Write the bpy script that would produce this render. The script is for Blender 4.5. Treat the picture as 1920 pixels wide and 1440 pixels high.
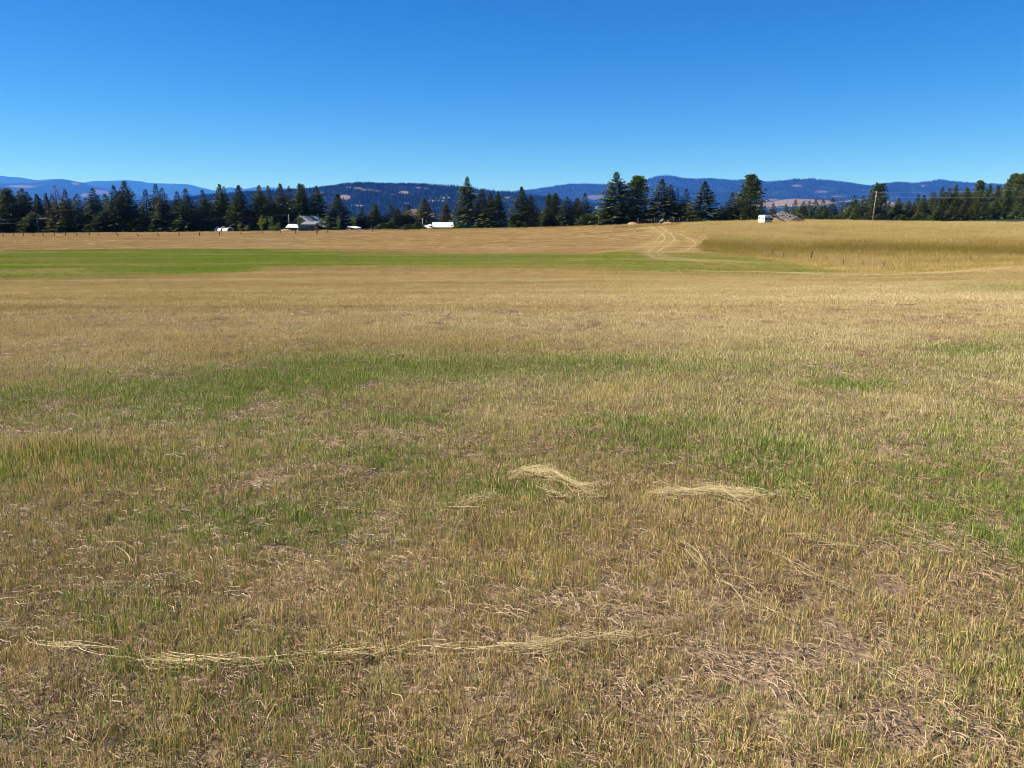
import bpy, math, random
import numpy as np
from mathutils import Vector, Matrix, Euler

for o in list(bpy.data.objects):
    bpy.data.objects.remove(o)
random.seed(7)
SC = bpy.context.scene
COL = SC.collection

# ------------------------------------------------------------------ camera, sky, sun, exposure
F, CX, CY, HORIZON = 1442.0, 960.0, 720.0, 415.0     # photo scale 1920 x 1440
EYE = 1.6
PITCH = math.atan((CY - HORIZON) / F)
cam_data = bpy.data.cameras.new('camera')
cam_data.sensor_width = 36.0
cam_data.lens = 36.0 * F / 1920.0
cam_data.clip_start = 0.05
cam_data.clip_end = 80000.0
cam = bpy.data.objects.new('camera', cam_data)
COL.objects.link(cam)
cam.location = (0, 0, EYE)
cam.rotation_euler = (math.pi / 2 - PITCH, 0, 0)
SC.camera = cam

SUN_ELEV = math.radians(43.0)
SUN_AZ = math.radians(-88.0)                          # measured from the viewing direction (+Y), negative = left
sun_dir = Vector((math.sin(SUN_AZ) * math.cos(SUN_ELEV), math.cos(SUN_AZ) * math.cos(SUN_ELEV), math.sin(SUN_ELEV)))
world = bpy.data.worlds.new('World')
SC.world = world
world.use_nodes = True
wn, wl = world.node_tree.nodes, world.node_tree.links
wn.clear()
w_out = wn.new('ShaderNodeOutputWorld')
w_bg = wn.new('ShaderNodeBackground')
sky = wn.new('ShaderNodeTexSky')
sky.sky_type = 'NISHITA'
sky.sun_disc = False
sky.sun_elevation = SUN_ELEV
sky.sun_rotation = SUN_AZ
sky.altitude = 800
sky.air_density = 0.86
sky.dust_density = 0.0
sky.ozone_density = 3.6
w_hs = wn.new('ShaderNodeHueSaturation')
w_hs.inputs['Hue'].default_value = 0.5
w_hs.inputs['Saturation'].default_value = 1.12
w_hs.inputs['Value'].default_value = 1.0
w_tint = wn.new('ShaderNodeMix'); w_tint.data_type = 'RGBA'; w_tint.blend_type = 'MULTIPLY'; w_tint.inputs['Factor'].default_value = 1.0
w_tint.inputs['B'].default_value = (0.63, 0.85, 1.10, 1)
w_hs2 = wn.new('ShaderNodeHueSaturation'); w_hs2.inputs['Saturation'].default_value = 1.11; w_hs2.inputs['Value'].default_value = 0.595
wl.new(sky.outputs[0], w_hs.inputs['Color'])
wl.new(w_hs.outputs[0], w_tint.inputs['A']); wl.new(w_tint.outputs['Result'], w_hs2.inputs['Color'])
wl.new(w_hs2.outputs[0], w_bg.inputs['Color'])
w_bg.inputs['Strength'].default_value = 0.10
wl.new(w_bg.outputs[0], w_out.inputs['Surface'])

sun_data = bpy.data.lights.new('sun', 'SUN')
sun_data.energy = 5.0
sun_data.angle = math.radians(0.5)
sun_data.color = (1.0, 0.955, 0.88)
sun = bpy.data.objects.new('sun', sun_data)
COL.objects.link(sun)
sun.rotation_euler = sun_dir.to_track_quat('Z', 'Y').to_euler()

SC.render.engine = 'CYCLES'
SC.view_settings.view_transform = 'Standard'
SC.view_settings.look = 'None'
SC.view_settings.gamma = 1.0
SC.view_settings.exposure = 0.95
SC.view_settings.use_curve_mapping = False
SC.cycles.max_bounces = 6
SC.cycles.diffuse_bounces = 3
SC.cycles.transmission_bounces = 3
SC.cycles.volume_bounces = 1
SC.cycles.transparent_max_bounces = 8
SC.cycles.use_denoising = True
SC.cycles.denoiser = 'OPENIMAGEDENOISE'
SC.cycles.denoising_input_passes = 'RGB_ALBEDO_NORMAL'
SC.cycles.denoising_prefilter = 'ACCURATE'
SC.cycles.filter_width = 0.9
SC.cycles.sample_clamp_indirect = 4.0
SC.cycles.sample_clamp_direct = 20.0

# ------------------------------------------------------------------ helpers: noise, projection, terrain
def hash2(ix, iy, seed):
    h = (ix.astype(np.int64) * 374761393 + iy.astype(np.int64) * 668265263 + seed * 974634777) & 0x7fffffff
    h = ((h ^ (h >> 13)) * 1274126177) & 0x7fffffff
    return ((h ^ (h >> 16)) & 0xffff) / 65535.0

def vnoise(x, y, seed=0):
    x = np.asarray(x, float); y = np.asarray(y, float)
    ix, iy = np.floor(x), np.floor(y)
    fx, fy = x - ix, y - iy
    fx = fx * fx * fx * (fx * (fx * 6 - 15) + 10); fy = fy * fy * fy * (fy * (fy * 6 - 15) + 10)
    a = hash2(ix, iy, seed); b = hash2(ix + 1, iy, seed)
    c = hash2(ix, iy + 1, seed); d = hash2(ix + 1, iy + 1, seed)
    return (a * (1 - fx) + b * fx) * (1 - fy) + (c * (1 - fx) + d * fx) * fy

def fbm(x, y, octaves=4, seed=0):
    s, amp, tot = 0.0, 1.0, 0.0
    for k in range(octaves):
        s = s + amp * vnoise(x * 2 ** k + 17.3 * k, y * 2 ** k - 9.1 * k, seed + k)
        tot += amp; amp *= 0.5
    return s / tot

def sstep(a, b, x):
    t = np.clip((x - a) / (b - a), 0, 1)
    return t * t * (3 - 2 * t)

CP, SP = math.cos(PITCH), math.sin(PITCH)
def slope_v(v):                                       # dz / dY of the line of sight through photo row v
    up = CY - np.asarray(v, float)
    return (-F * SP + up * CP) / (F * CP + up * SP)
def side_v(v):                                        # dY of one unit per photo pixel
    return F * CP + (CY - np.asarray(v, float)) * SP
def at(u, v, Y):                                      # world point seen at photo pixel (u, v) at depth Y
    return Vector((float((u - CX) / side_v(v) * Y), float(Y), float(EYE + Y * slope_v(v))))
def proj(x, y, z):
    dz = z - EYE
    fwd = y * CP - dz * SP
    up = y * SP + dz * CP
    fwd = np.maximum(fwd, 1e-3)
    return CX + F * x / fwd, CY - F * up / fwd

# the lie of the land: depth -> height along five bearings, given by what stands where in the photograph
Z_NEAR = [(0, 0.0), (4, 0.0), (8, 0.0), (13, -0.06)]
def col(pairs, tail):
    pts = list(Z_NEAR) + [(Y, EYE + Y * float(slope_v(v))) for (v, Y) in pairs] + tail
    return np.array(pts)
TERR = [
    (-0.95, col([(540, 30), (525, 46), (500, 74), (475, 112), (455, 160), (440, 225), (436, 240)], [(262, -2.9), (330, -3.6), (420, -4.5), (700, -16), (1500, -70), (3000, -90)])),
    (-0.65, col([(540, 30), (525, 46), (500, 74), (475, 112), (455, 160), (440, 225), (436, 240)], [(262, -2.9), (330, -3.6), (420, -4.5), (700, -16), (1500, -70), (3000, -90)])),
    (-0.32, col([(540, 30), (520, 46), (500, 72), (472, 112), (452, 165), (437, 230), (433, 244)], [(262, -2.2), (330, -3.0), (420, -5.0), (700, -24), (1500, -75), (3000, -95)])),
    (0.00, col([(540, 29.5), (508, 62), (490, 82), (475, 106), (452, 158), (434, 218), (428, 234)], [(250, -1.0), (320, -2.5), (420, -7.0), (700, -30), (1500, -80), (3000, -100)])),
    (0.15, col([(540, 28.5), (508, 62), (490, 82), (472, 110), (452, 155), (431, 205), (422, 222)], [(245, 0.0), (320, -2.5), (420, -7.0), (700, -30), (1500, -80), (3000, -100)])),
    (0.24, col([(540, 28), (512, 62), (490, 86), (470, 112), (450, 143), (428, 180), (418, 200)], [(230, 0.9), (320, -2.0), (420, -6.0), (700, -30), (1500, -80), (3000, -100)])),
    (0.37, col([(540, 27), (518, 58), (504, 76), (486, 98), (465, 124), (440, 152), (418, 184), (414.5, 196)], [(225, 1.2), (320, -0.5), (420, -4.0), (700, -26), (1500, -70), (3000, -90)])),
    (0.50, col([(540, 26), (516, 56), (509, 72), (492, 96), (468, 124), (442, 152), (422, 186), (418.5, 198)], [(225, 1.0), (320, 1.0), (420, 0.0), (700, -12), (1500, -50), (3000, -80)])),
    (0.65, col([(540, 25), (514, 50), (500, 70), (485, 96), (466, 124), (442, 152), (424, 186), (420, 198)], [(225, 0.8), (320, 3.0), (420, 5.0), (700, 0), (1500, -40), (3000, -80)])),
    (0.95, col([(540, 25), (514, 50), (500, 70), (485, 96), (466, 124), (442, 152), (424, 186), (420, 198)], [(225, 0.8), (320, 3.0), (420, 5.0), (700, 0), (1500, -40), (3000, -80)])),
]
_LY = np.linspace(math.log(2.0), math.log(40000.0), 940)
_TA = np.array([a for a, _ in TERR])
_rows = []
for _, pts in TERR:
    zz = np.interp(np.exp(_LY), pts[:, 0], pts[:, 1])
    _rows.append(zz)
_TZ = np.array(_rows)
_k = np.exp(-0.5 * (np.arange(-24, 25) / 3.0) ** 2); _k /= _k.sum()
_TZ = np.array([np.convolve(np.pad(r, 24, mode='edge'), _k, mode='valid') for r in _TZ])
_AA = np.linspace(-0.95, 0.95, 191)
_TG = np.array([np.interp(_AA, _TA, _TZ[:, j]) for j in range(len(_LY))])     # (nY, nA)
_k2 = np.exp(-0.5 * (np.arange(-14, 15) / 3.5) ** 2); _k2 /= _k2.sum()
_TG = np.array([np.convolve(np.pad(r, 14, mode='edge'), _k2, mode='valid') for r in _TG])

def ground(x, y, detail=True):
    x = np.asarray(x, float); y = np.asarray(y, float)
    r = np.hypot(x, y)
    Y = np.maximum(np.maximum(y, r * 0.725), 2.0)
    A = np.clip(x / Y, -0.949, 0.949)
    fy = np.clip((np.log(Y) - _LY[0]) / (_LY[1] - _LY[0]), 0, len(_LY) - 1.001)
    fa = np.clip((A - _AA[0]) / (_AA[1] - _AA[0]), 0, len(_AA) - 1.001)
    iy = fy.astype(int); ia = fa.astype(int); ty = fy - iy; ta = fa - ia
    z = (_TG[iy, ia] * (1 - ta) + _TG[iy, ia + 1] * ta) * (1 - ty) + (_TG[iy + 1, ia] * (1 - ta) + _TG[iy + 1, ia + 1] * ta) * ty
    back = sstep(0, 40, -y)
    z = z * (1 - back) - 0.4 * back * 0
    if detail:
        w = sstep(1.0, 3.0, r)
        near = (fbm(x * 1.7, y * 1.7, 3, 5) - 0.5) * 0.07 + (vnoise(x * 6, y * 6, 8) - 0.5) * 0.018
        wide = (fbm(x * 0.09, y * 0.35, 3, 31) - 0.5) * 0.10 * sstep(14, 40, r)
        z = z + (near * w * (1 - sstep(60, 130, r)) + wide * (1 - sstep(400, 800, r)))
    return z

def gz(x, y):
    return float(ground(np.array([x]), np.array([y]))[0])

def hit(u, v):                                        # where the line of sight through a photo pixel meets the land
    Ys = np.geomspace(1.2, 400, 1400)
    xs = (u - CX) / side_v(v) * Ys
    zs = EYE + Ys * slope_v(v)
    d = zs - ground(xs, Ys)
    k = int(np.argmax(d < 0)) if (d < 0).any() else len(Ys) - 1
    return float(xs[k]), float(Ys[k])

# ------------------------------------------------------------------ helpers: objects
def mesh_of(name, verts, faces, mat=None, smooth=False, attrs=None):
    me = bpy.data.meshes.new(name)
    verts = np.asarray(verts, np.float32)
    if isinstance(faces, np.ndarray):
        n, k = faces.shape
        me.vertices.add(len(verts)); me.vertices.foreach_set('co', verts.ravel())
        me.loops.add(n * k); me.loops.foreach_set('vertex_index', faces.astype(np.int32).ravel())
        me.polygons.add(n); me.polygons.foreach_set('loop_start', np.arange(0, n * k, k, dtype=np.int32))
        me.polygons.foreach_set('loop_total', np.full(n, k, np.int32))
        me.update(calc_edges=True)
    else:
        me.from_pydata(verts.tolist(), [], faces)
    if attrs:
        for nm, arr in attrs.items():
            at_ = me.attributes.new(nm, 'FLOAT', 'POINT')
            at_.data.foreach_set('value', np.asarray(arr, np.float32))
    if mat: me.materials.append(mat)
    if smooth: me.polygons.foreach_set('use_smooth', np.ones(len(me.polygons), bool))
    me.update()
    return me

def link(name, data, parent=None, loc=None, label=None, cat=None, group=None, kind=None):
    o = bpy.data.objects.new(name, data)
    COL.objects.link(o)
    if parent is not None: o.parent = parent
    if loc is not None: o.location = loc
    if label: o['label'] = label
    if cat: o['category'] = cat
    if group: o['group'] = group
    if kind: o['kind'] = kind
    return o

def thing(name, loc, label, cat, group=None, rz=0.0):
    o = link(name, None, None, loc, label, cat, group)
    o.rotation_euler = (0, 0, rz)
    o.empty_display_size = 0.5
    return o

class MB:
    def __init__(self): self.v = []; self.f = []
    def add(self, vs, fs):
        b = len(self.v); self.v += [tuple(p) for p in vs]; self.f += [tuple(i + b for i in f) for f in fs]; return self
    def box(self, c, s, rz=0.0, M=None):
        m = M if M is not None else (Matrix.Translation(c) @ Matrix.Rotation(rz, 4, 'Z'))
        vs = [m @ Vector((sx * s[0] / 2, sy * s[1] / 2, sz * s[2] / 2)) for sz in (-1, 1) for sy in (-1, 1) for sx in (-1, 1)]
        return self.add(vs, [(0, 2, 3, 1), (4, 5, 7, 6), (0, 1, 5, 4), (1, 3, 7, 5), (3, 2, 6, 7), (2, 0, 4, 6)])
    def slab(self, a, b, c, d, t):                    # a thick sheet with corners a b c d, thickness t along its normal
        a, b, c, d = map(Vector, (a, b, c, d)); n = (b - a).cross(d - a).normalized() * t
        vs = [a, b, c, d, a - n, b - n, c - n, d - n]
        return self.add(vs, [(0, 1, 2, 3), (7, 6, 5, 4), (0, 4, 5, 1), (1, 5, 6, 2), (2, 6, 7, 3), (3, 7, 4, 0)])
    def tube(self, pts, rad, n=6, cap=True):
        pts = [Vector(p) for p in pts]; rads = rad if hasattr(rad, '__len__') else [rad] * len(pts)
        base = len(self.v)
        for i, p in enumerate(pts):
            d = (pts[min(i + 1, len(pts) - 1)] - pts[max(i - 1, 0)]).normalized()
            q = d.orthogonal().normalized(); w = d.cross(q)
            for k in range(n):
                t = 2 * math.pi * k / n
                self.v.append(tuple(p + (q * math.cos(t) + w * math.sin(t)) * rads[i]))
        for i in range(len(pts) - 1):
            for k in range(n):
                a = base + i * n + k; b = base + i * n + (k + 1) % n
                self.f.append((a, b, b + n, a + n))
        if cap:
            self.f.append(tuple(base + k for k in range(n))[::-1])
            self.f.append(tuple(base + (len(pts) - 1) * n + k for k in range(n)))
        return self
    def mesh(self, name, mat, smooth=False): return mesh_of(name, self.v, self.f, mat, smooth)
    def obj(self, name, mat, parent=None, smooth=False, **kw): return link(name, self.mesh(name, mat, smooth), parent, **kw)

# ------------------------------------------------------------------ materials
def new_mat(name):
    m = bpy.data.materials.new(name); m.use_nodes = True
    nt = m.node_tree; nt.nodes.clear()
    out = nt.nodes.new('ShaderNodeOutputMaterial')
    return m, nt.nodes, nt.links, out

def ramp(N, stops):
    r = N.new('ShaderNodeValToRGB'); e = r.color_ramp.elements
    while len(e) < len(stops): e.new(0.5)
    for el, (p, c) in zip(e, stops): el.position = p; el.color = (*c, 1)
    return r

def plain(name, c1, c2=None, scale=3.0, rough=0.7, metal=0.0, stretch=(1, 1, 1), bump=0.0, spec=0.3):
    """surface whose colour wanders between c1 and c2 with a noise of the thing's own"""
    m, N, L, out = new_mat(name)
    b = N.new('ShaderNodeBsdfPrincipled'); L.new(b.outputs[0], out.inputs[0])
    b.inputs['Roughness'].default_value = rough; b.inputs['Metallic'].default_value = metal
    b.inputs['Specular IOR Level'].default_value = spec
    tc = N.new('ShaderNodeTexCoord'); mp = N.new('ShaderNodeMapping'); mp.inputs['Scale'].default_value = stretch
    L.new(tc.outputs['Object'], mp.inputs['Vector'])
    nz = N.new('ShaderNodeTexNoise'); nz.inputs['Scale'].default_value = scale; nz.inputs['Detail'].default_value = 5
    L.new(mp.outputs[0], nz.inputs['Vector'])
    r = ramp(N, [(0.3, c1), (0.7, c2 or c1)]); L.new(nz.outputs[0], r.inputs[0]); L.new(r.outputs[0], b.inputs['Base Color'])
    if bump:
        bp = N.new('ShaderNodeBump'); bp.inputs['Strength'].default_value = bump; bp.inputs['Distance'].default_value = 0.05
        L.new(nz.outputs[0], bp.inputs['Height']); L.new(bp.outputs[0], b.inputs['Normal'])
    return m

def grass_mat(name, stops, translucent=0.3, src='INSTANCER', gstops=None):
    """blades: 'rnd' picks a colour per blade from a ramp, 'tone' (per clump) shifts it, 'along' runs from root to tip"""
    m, N, L, out = new_mat(name)
    a = N.new('ShaderNodeAttribute'); a.attribute_name = 'rnd'
    t = N.new('ShaderNodeAttribute'); t.attribute_name = 'tone'; t.attribute_type = src
    ad = N.new('ShaderNodeMath'); ad.operation = 'MULTIPLY_ADD'; ad.inputs[1].default_value = 0.55
    L.new(a.outputs['Fac'], ad.inputs[0]); L.new(t.outputs['Fac'], ad.inputs[2]); ad.use_clamp = True
    r = ramp(N, stops); L.new(ad.outputs[0], r.inputs[0])
    colr = r.outputs[0]
    if gstops:
        g = N.new('ShaderNodeAttribute'); g.attribute_name = 'green'; g.attribute_type = src
        r2 = N.new('ShaderNodeAttribute'); r2.attribute_name = 'pick'
        lt = N.new('ShaderNodeMath'); lt.operation = 'LESS_THAN'; L.new(r2.outputs['Fac'], lt.inputs[0]); L.new(g.outputs['Fac'], lt.inputs[1])
        rg = ramp(N, gstops); L.new(a.outputs['Fac'], rg.inputs[0])
        mx = N.new('ShaderNodeMix'); mx.data_type = 'RGBA'
        L.new(lt.outputs[0], mx.inputs['Factor']); L.new(colr, mx.inputs['A']); L.new(rg.outputs[0], mx.inputs['B'])
        colr = mx.outputs['Result']
    d = N.new('ShaderNodeBsdfPrincipled'); d.inputs['Roughness'].default_value = 0.55; d.inputs['Specular IOR Level'].default_value = 0.25
    tr = N.new('ShaderNodeBsdfTranslucent'); ms = N.new('ShaderNodeMixShader'); ms.inputs[0].default_value = translucent
    L.new(colr, d.inputs['Base Color']); L.new(colr, tr.inputs['Color'])
    L.new(d.outputs[0], ms.inputs[1]); L.new(tr.outputs[0], ms.inputs[2]); L.new(ms.outputs[0], out.inputs[0])
    return m

DRY = [(0.0, (0.20, 0.11, 0.045)), (0.25, (0.34, 0.205, 0.08)), (0.5, (0.49, 0.32, 0.12)), (0.75, (0.61, 0.435, 0.185)), (1.0, (0.72, 0.57, 0.33))]
GREEN = [(0.0, (0.055, 0.115, 0.010)), (0.5, (0.20, 0.275, 0.02)), (0.8, (0.36, 0.40, 0.035)), (1.0, (0.48, 0.48, 0.07))]
M_STUB = grass_mat('stubble_blades', DRY, 0.28, gstops=GREEN)
DRY_NEAR = [(0.0, (0.165, 0.10, 0.043)), (0.25, (0.315, 0.212, 0.08)), (0.5, (0.485, 0.348, 0.128)), (0.75, (0.62, 0.472, 0.198)), (1.0, (0.75, 0.62, 0.36))]
GREEN_NEAR = [(0.0, (0.05, 0.115, 0.016)), (0.5, (0.165, 0.245, 0.03)), (0.8, (0.31, 0.36, 0.05)), (1.0, (0.47, 0.48, 0.11))]
M_NEAR = grass_mat('stubble_blades_near', DRY_NEAR, 0.28, gstops=GREEN_NEAR)
M_TALL = grass_mat('tall_dry_grass', [(0.0, (0.09, 0.056, 0.008)), (0.25, (0.21, 0.145, 0.022)), (0.5, (0.43, 0.30, 0.08)), (0.8, (0.57, 0.43, 0.165)), (1.0, (0.68, 0.55, 0.27))], 0.3, gstops=[(0, (0.10, 0.11, 0.008)), (1, (0.30, 0.25, 0.015))])
M_LITTER = grass_mat('straw_litter', [(0.0, (0.13, 0.075, 0.045)), (0.4, (0.30, 0.195, 0.115)), (0.7, (0.42, 0.305, 0.18)), (1.0, (0.55, 0.43, 0.28))], 0.12)
M_STRAW = grass_mat('pale_straw', [(0.0, (0.24, 0.165, 0.07)), (0.45, (0.46, 0.35, 0.16)), (0.8, (0.64, 0.53, 0.29)), (1.0, (0.80, 0.71, 0.45))], 0.2, src='GEOMETRY')

def field_mat():
    m, N, L, out = new_mat('field_soil')
    b = N.new('ShaderNodeBsdfPrincipled'); b.inputs['Roughness'].default_value = 0.9; b.inputs['Specular IOR Level'].default_value = 0.1
    L.new(b.outputs[0], out.inputs[0])
    geo = N.new('ShaderNodeNewGeometry')
    def noise(scale, detail, sv=(1, 1, 1)):
        mp = N.new('ShaderNodeMapping'); mp.inputs['Scale'].default_value = sv; L.new(geo.outputs['Position'], mp.inputs['Vector'])
        n = N.new('ShaderNodeTexNoise'); n.inputs['Scale'].default_value = scale; n.inputs['Detail'].default_value = detail
        L.new(mp.outputs[0], n.inputs['Vector']); return n
    def mix(f, a, c, mode='MIX'):
        x = N.new('ShaderNodeMix'); x.data_type = 'RGBA'; x.blend_type = mode
        if hasattr(f, 'links'): L.new(f, x.inputs['Factor'])
        else: x.inputs['Factor'].default_value = f
        for s, k in ((a, 'A'), (c, 'B')):
            if hasattr(s, 'links'): L.new(s, x.inputs[k])
            else: x.inputs[k].default_value = (*s, 1)
        return x.outputs['Result']
    def attr(n):
        a = N.new('ShaderNodeAttribute'); a.attribute_name = n; return a.outputs['Fac']
    n1 = noise(38, 6); r1 = ramp(N, [(0.25, (0.07, 0.045, 0.03)), (0.5, (0.19, 0.135, 0.085)), (0.72, (0.32, 0.245, 0.155))]); L.new(n1.outputs[0], r1.inputs[0])
    n2 = noise(0.55, 5, (0.35, 1.6, 1)); r2 = ramp(N, [(0.25, (0.20, 0.13, 0.055)), (0.5, (0.28, 0.19, 0.08)), (0.75, (0.35, 0.25, 0.115))]); L.new(n2.outputs[0], r2.inputs[0])
    n3 = noise(1.2, 5, (0.3, 1.4, 1)); r3 = ramp(N, [(0.3, (0.075, 0.13, 0.012)), (0.7, (0.20, 0.25, 0.03))]); L.new(n3.outputs[0], r3.inputs[0])
    farcol = mix(attr('green'), r2.outputs[0], r3.outputs[0])
    farcol = mix(attr('tall'), farcol, (0.34, 0.25, 0.075))
    farcol = mix(attr('track'), farcol, (0.36, 0.26, 0.125))
    c = mix(attr('distance'), r1.outputs[0], farcol)
    # beyond the trees: rough pasture and dark forest floor
    n4 = noise(0.006, 6); r4 = ramp(N, [(0.44, (0.030, 0.042, 0.020)), (0.56, (0.035, 0.05, 0.022)), (0.64, (0.30, 0.22, 0.11))]); L.new(n4.outputs[0], r4.inputs[0])
    c = mix(attr('beyond'), c, r4.outputs[0])
    L.new(c, b.inputs['Base Color'])
    bp = N.new('ShaderNodeBump'); bp.inputs['Strength'].default_value = 0.7; bp.inputs['Distance'].default_value = 0.02
    L.new(n1.outputs[0], bp.inputs['Height']); L.new(bp.outputs[0], b.inputs['Normal'])
    return m

# ------------------------------------------------------------------ what grows where (all in world places, read off the photograph)
def world_poly(pts): return np.array([hit(u, v) for u, v in pts])
def inside(px, py, poly):
    c = np.zeros(px.shape, bool); n = len(poly)
    for i in range(n):
        x1, y1 = poly[i]; x2, y2 = poly[(i + 1) % n]
        if y1 == y2: continue
        c ^= ((y1 > py) != (y2 > py)) & (px < (x2 - x1) * (py - y1) / (y2 - y1) + x1)
    return c
def seg_dist(px, py, pts):
    d = np.full(px.shape, 1e9)
    for (x1, y1), (x2, y2) in zip(pts[:-1], pts[1:]):
        dx, dy = x2 - x1, y2 - y1; t = np.clip(((px - x1) * dx + (py - y1) * dy) / (dx * dx + dy * dy + 1e-9), 0, 1)
        d = np.minimum(d, np.hypot(px - x1 - t * dx, py - y1 - t * dy))
    return d

TALL_POLY = np.vstack([world_poly([(1313, 465), (1325, 473), (1370, 480), (1420, 484), (1480, 492), (1560, 507), (1640, 513), (1700, 514), (1760, 509), (1850, 501), (1920, 497)]),
                       np.array([(75.0, 70.0), (150.0, 74.0), (190.0, 215.0), (38.0, 215.0)]),
                       world_poly([(1262, 421), (1284, 434), (1342, 448), (1320, 456)])])
def smooth_line(pts, n=60):
    p = np.array(pts, float); t = np.arange(len(p)); q = np.linspace(0, len(p) - 1, n)
    o = np.stack([np.interp(q, t, p[:, 0]), np.interp(q, t, p[:, 1])], 1)
    for _ in range(6): o[1:-1] = (o[:-2] + 2 * o[1:-1] + o[2:]) / 4
    return o
TRACKS = [smooth_line(world_poly(p)) for p in (
    [(1216, 423), (1243, 438), (1248, 448), (1233, 460), (1215, 472), (1213, 477), (1227, 485), (1280, 490), (1380, 496)],
    [(1232, 423), (1257, 438), (1267, 447), (1257, 457), (1235, 470), (1232, 475), (1243, 482), (1275, 486), (1390, 492)],
    [(1250, 430), (1225, 455), (1185, 468), (1120, 474)],
    [(1272, 438), (1300, 452), (1305, 458), (1290, 468), (1262, 474)])]
EDGE_TRACK = smooth_line(world_poly([(1470, 512), (1560, 516), (1660, 517), (1760, 513), (1850, 507), (1919, 501)]))

_EL = [  # u, v, half width, half height, amount of green
    (1575, 722, 85, 16, .60), (1800, 658, 130, 14, .5), (1690, 668, 90, 10, .35), (1880, 540, 90, 10, .45), (1880, 640, 70, 12, .3),
    (640, 765, 160, 16, .40), (790, 796, 130, 18, .40), (500, 965, 190, 55, .55), (330, 800, 220, 30, .35), (1230, 800, 200, 22, .3), (420, 1000, 60, 30, .3), (250, 975, 60, 20, .35),
    (700, 890, 260, 60, .26), (1250, 862, 60, 36, .50), (1400, 890, 90, 36, .42), (1480, 865, 50, 20, .4), (1790, 1000, 190, 60, .75), (1860, 900, 170, 60, .5),
    (10, 905, 38, 16, .7), (228, 1258, 26, 22, .75), (600, 830, 100, 30, .16), (1130, 840, 70, 24, .18), (1000, 990, 160, 40, .12), (760, 975, 90, 26, .3),
    (1060, 1290, 20, 30, .5), (720, 1270, 22, 24, .35), (190, 1150, 110, 50, .2), (60, 980, 90, 40, .15), (850, 620, 20, 6, .5), (1020, 720, 140, 12, .22), (1430, 660, 60, 10, .3),
    (420, 560, 160, 10, .12), (100, 590, 120, 12, .10), (180, 745, 60, 10, .35)]
def green_at(x, y):
    z = ground(x, y, False)
    u, v = proj(x, y, z)
    n1 = fbm(x * 0.16, y * 0.55, 4, 3); n2 = fbm(x * 1.1, y * 1.6, 3, 9); n0 = fbm(x * 0.05, y * 0.22, 4, 21)
    vj = v + (n0 - 0.5) * 16 + (n1 - .5) * 8
    top = np.interp(u, [0, 120, 260, 460, 520, 640, 900, 1128, 1140, 1300, 1400, 1500, 1600], [474, 471, 470, 465, 471, 473, 478, 479, 471, 475, 482, 491, 509])
    bot = np.interp(u, [0, 250, 430, 500, 700, 1000, 1200, 1400, 1560, 1620], [527, 526, 517, 507, 504, 503, 509, 519, 518, 511])
    band = sstep(-3, 4, vj - top) * (1 - sstep(-9, 6, vj - bot)) * np.interp(u, [-200, 0, 500, 900, 1150, 1400, 1580, 1640], [.97, .97, .98, .76, .78, .60, .48, 0])
    band *= 1 - 0.55 * np.exp(-((v - 489) / 2.2) ** 2) * (1 - sstep(160, 240, u))
    n5 = fbm(x * 0.018, y * 0.42, 4, 55)
    band *= sstep(0.22, 0.42, n0 * 0.6 + n1 * 0.4) * np.clip(-.05 + 2.0 * n5, .12, 1)
    vc = np.interp(u, [-200, 0, 200, 400, 560, 680, 960, 1200, 1500, 1900], [775, 770, 757, 742, 714, 701, 697, 692, 702, 690])
    wd = np.interp(u, [0, 500, 960, 1500], [46, 42, 28, 26])
    drift = np.exp(-((vj - vc) / wd) ** 2) * np.interp(u, [-200, 0, 300, 450, 650, 760, 1000, 1300, 1700], [.4, .45, .62, .85, .85, .58, .52, .36, .3])
    g = np.maximum(band, drift * (0.35 + 1.3 * n1))
    for (eu, ev, ew, eh, amt) in _EL:
        d = ((u - eu + (n1 - .5) * ew) / ew) ** 2 + ((v - ev + (n1 - .5) * eh * 1.4) / eh) ** 2
        g = np.maximum(g, amt * np.exp(-d * 0.9) * (0.5 + 1.0 * n2))
    base = np.interp(v, [430, 530, 600, 680, 760, 900, 1150, 1440], [.01, .01, .02, .05, .22, .30, .26, .20])
    g = g + base * sstep(0.30, 0.65, n1 * .5 + n2 * .5) * 1.4
    low_band_green = np.interp(v, [505, 516, 526], [0.3, 0.18, 0.0]) * sstep(500, 520, v) * sstep(450, 700, u) * sstep(.4, .6, n0)  # patchy extra green along the lower edge of the green band
    return np.clip(g + low_band_green, 0, 1)

def tone_at(x, y):                                   # 0 brown .. 0.5 pale: the dryness of the straw
    z = ground(x, y, False); u, v = proj(x, y, z)
    n = fbm(x * 0.10, y * 0.5, 4, 41); n2 = fbm(x * .8, y * 1.3, 3, 47); n3 = fbm(x * 0.035, y * 0.30, 4, 77)
    base = np.interp(v, [420, 470, 530, 600, 700, 850, 1000, 1440], [.18, .19, .31, .43, .44, .39, .30, .28])
    side = np.interp(u, [0, 400, 900, 1300, 1920], [-.08, -.06, .0, .06, .08]) * sstep(500, 560, v) * (1 - sstep(850, 1000, v))
    t = base + side + (n - .5) * .32 + (n2 - .5) * .22 + (n3 - .5) * .30
    d = ((u - 100) / 150) ** 2 + ((v - 862) / 26) ** 2
    t = t - 0.10 * np.exp(-d)
    for (eu, ev, ew, eh, am) in ((1450, 650, 320, 22, .14), (1780, 560, 220, 8, .14), (1700, 800, 250, 40, .08), (930, 728, 90, 8, .15), (1200, 625, 260, 10, .06), (150, 1050, 200, 60, -.05)):
        t = t + am * np.exp(-((u - eu) / ew) ** 2 - ((v - ev) / eh) ** 2)
    return np.clip(t, 0, .6)

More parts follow.
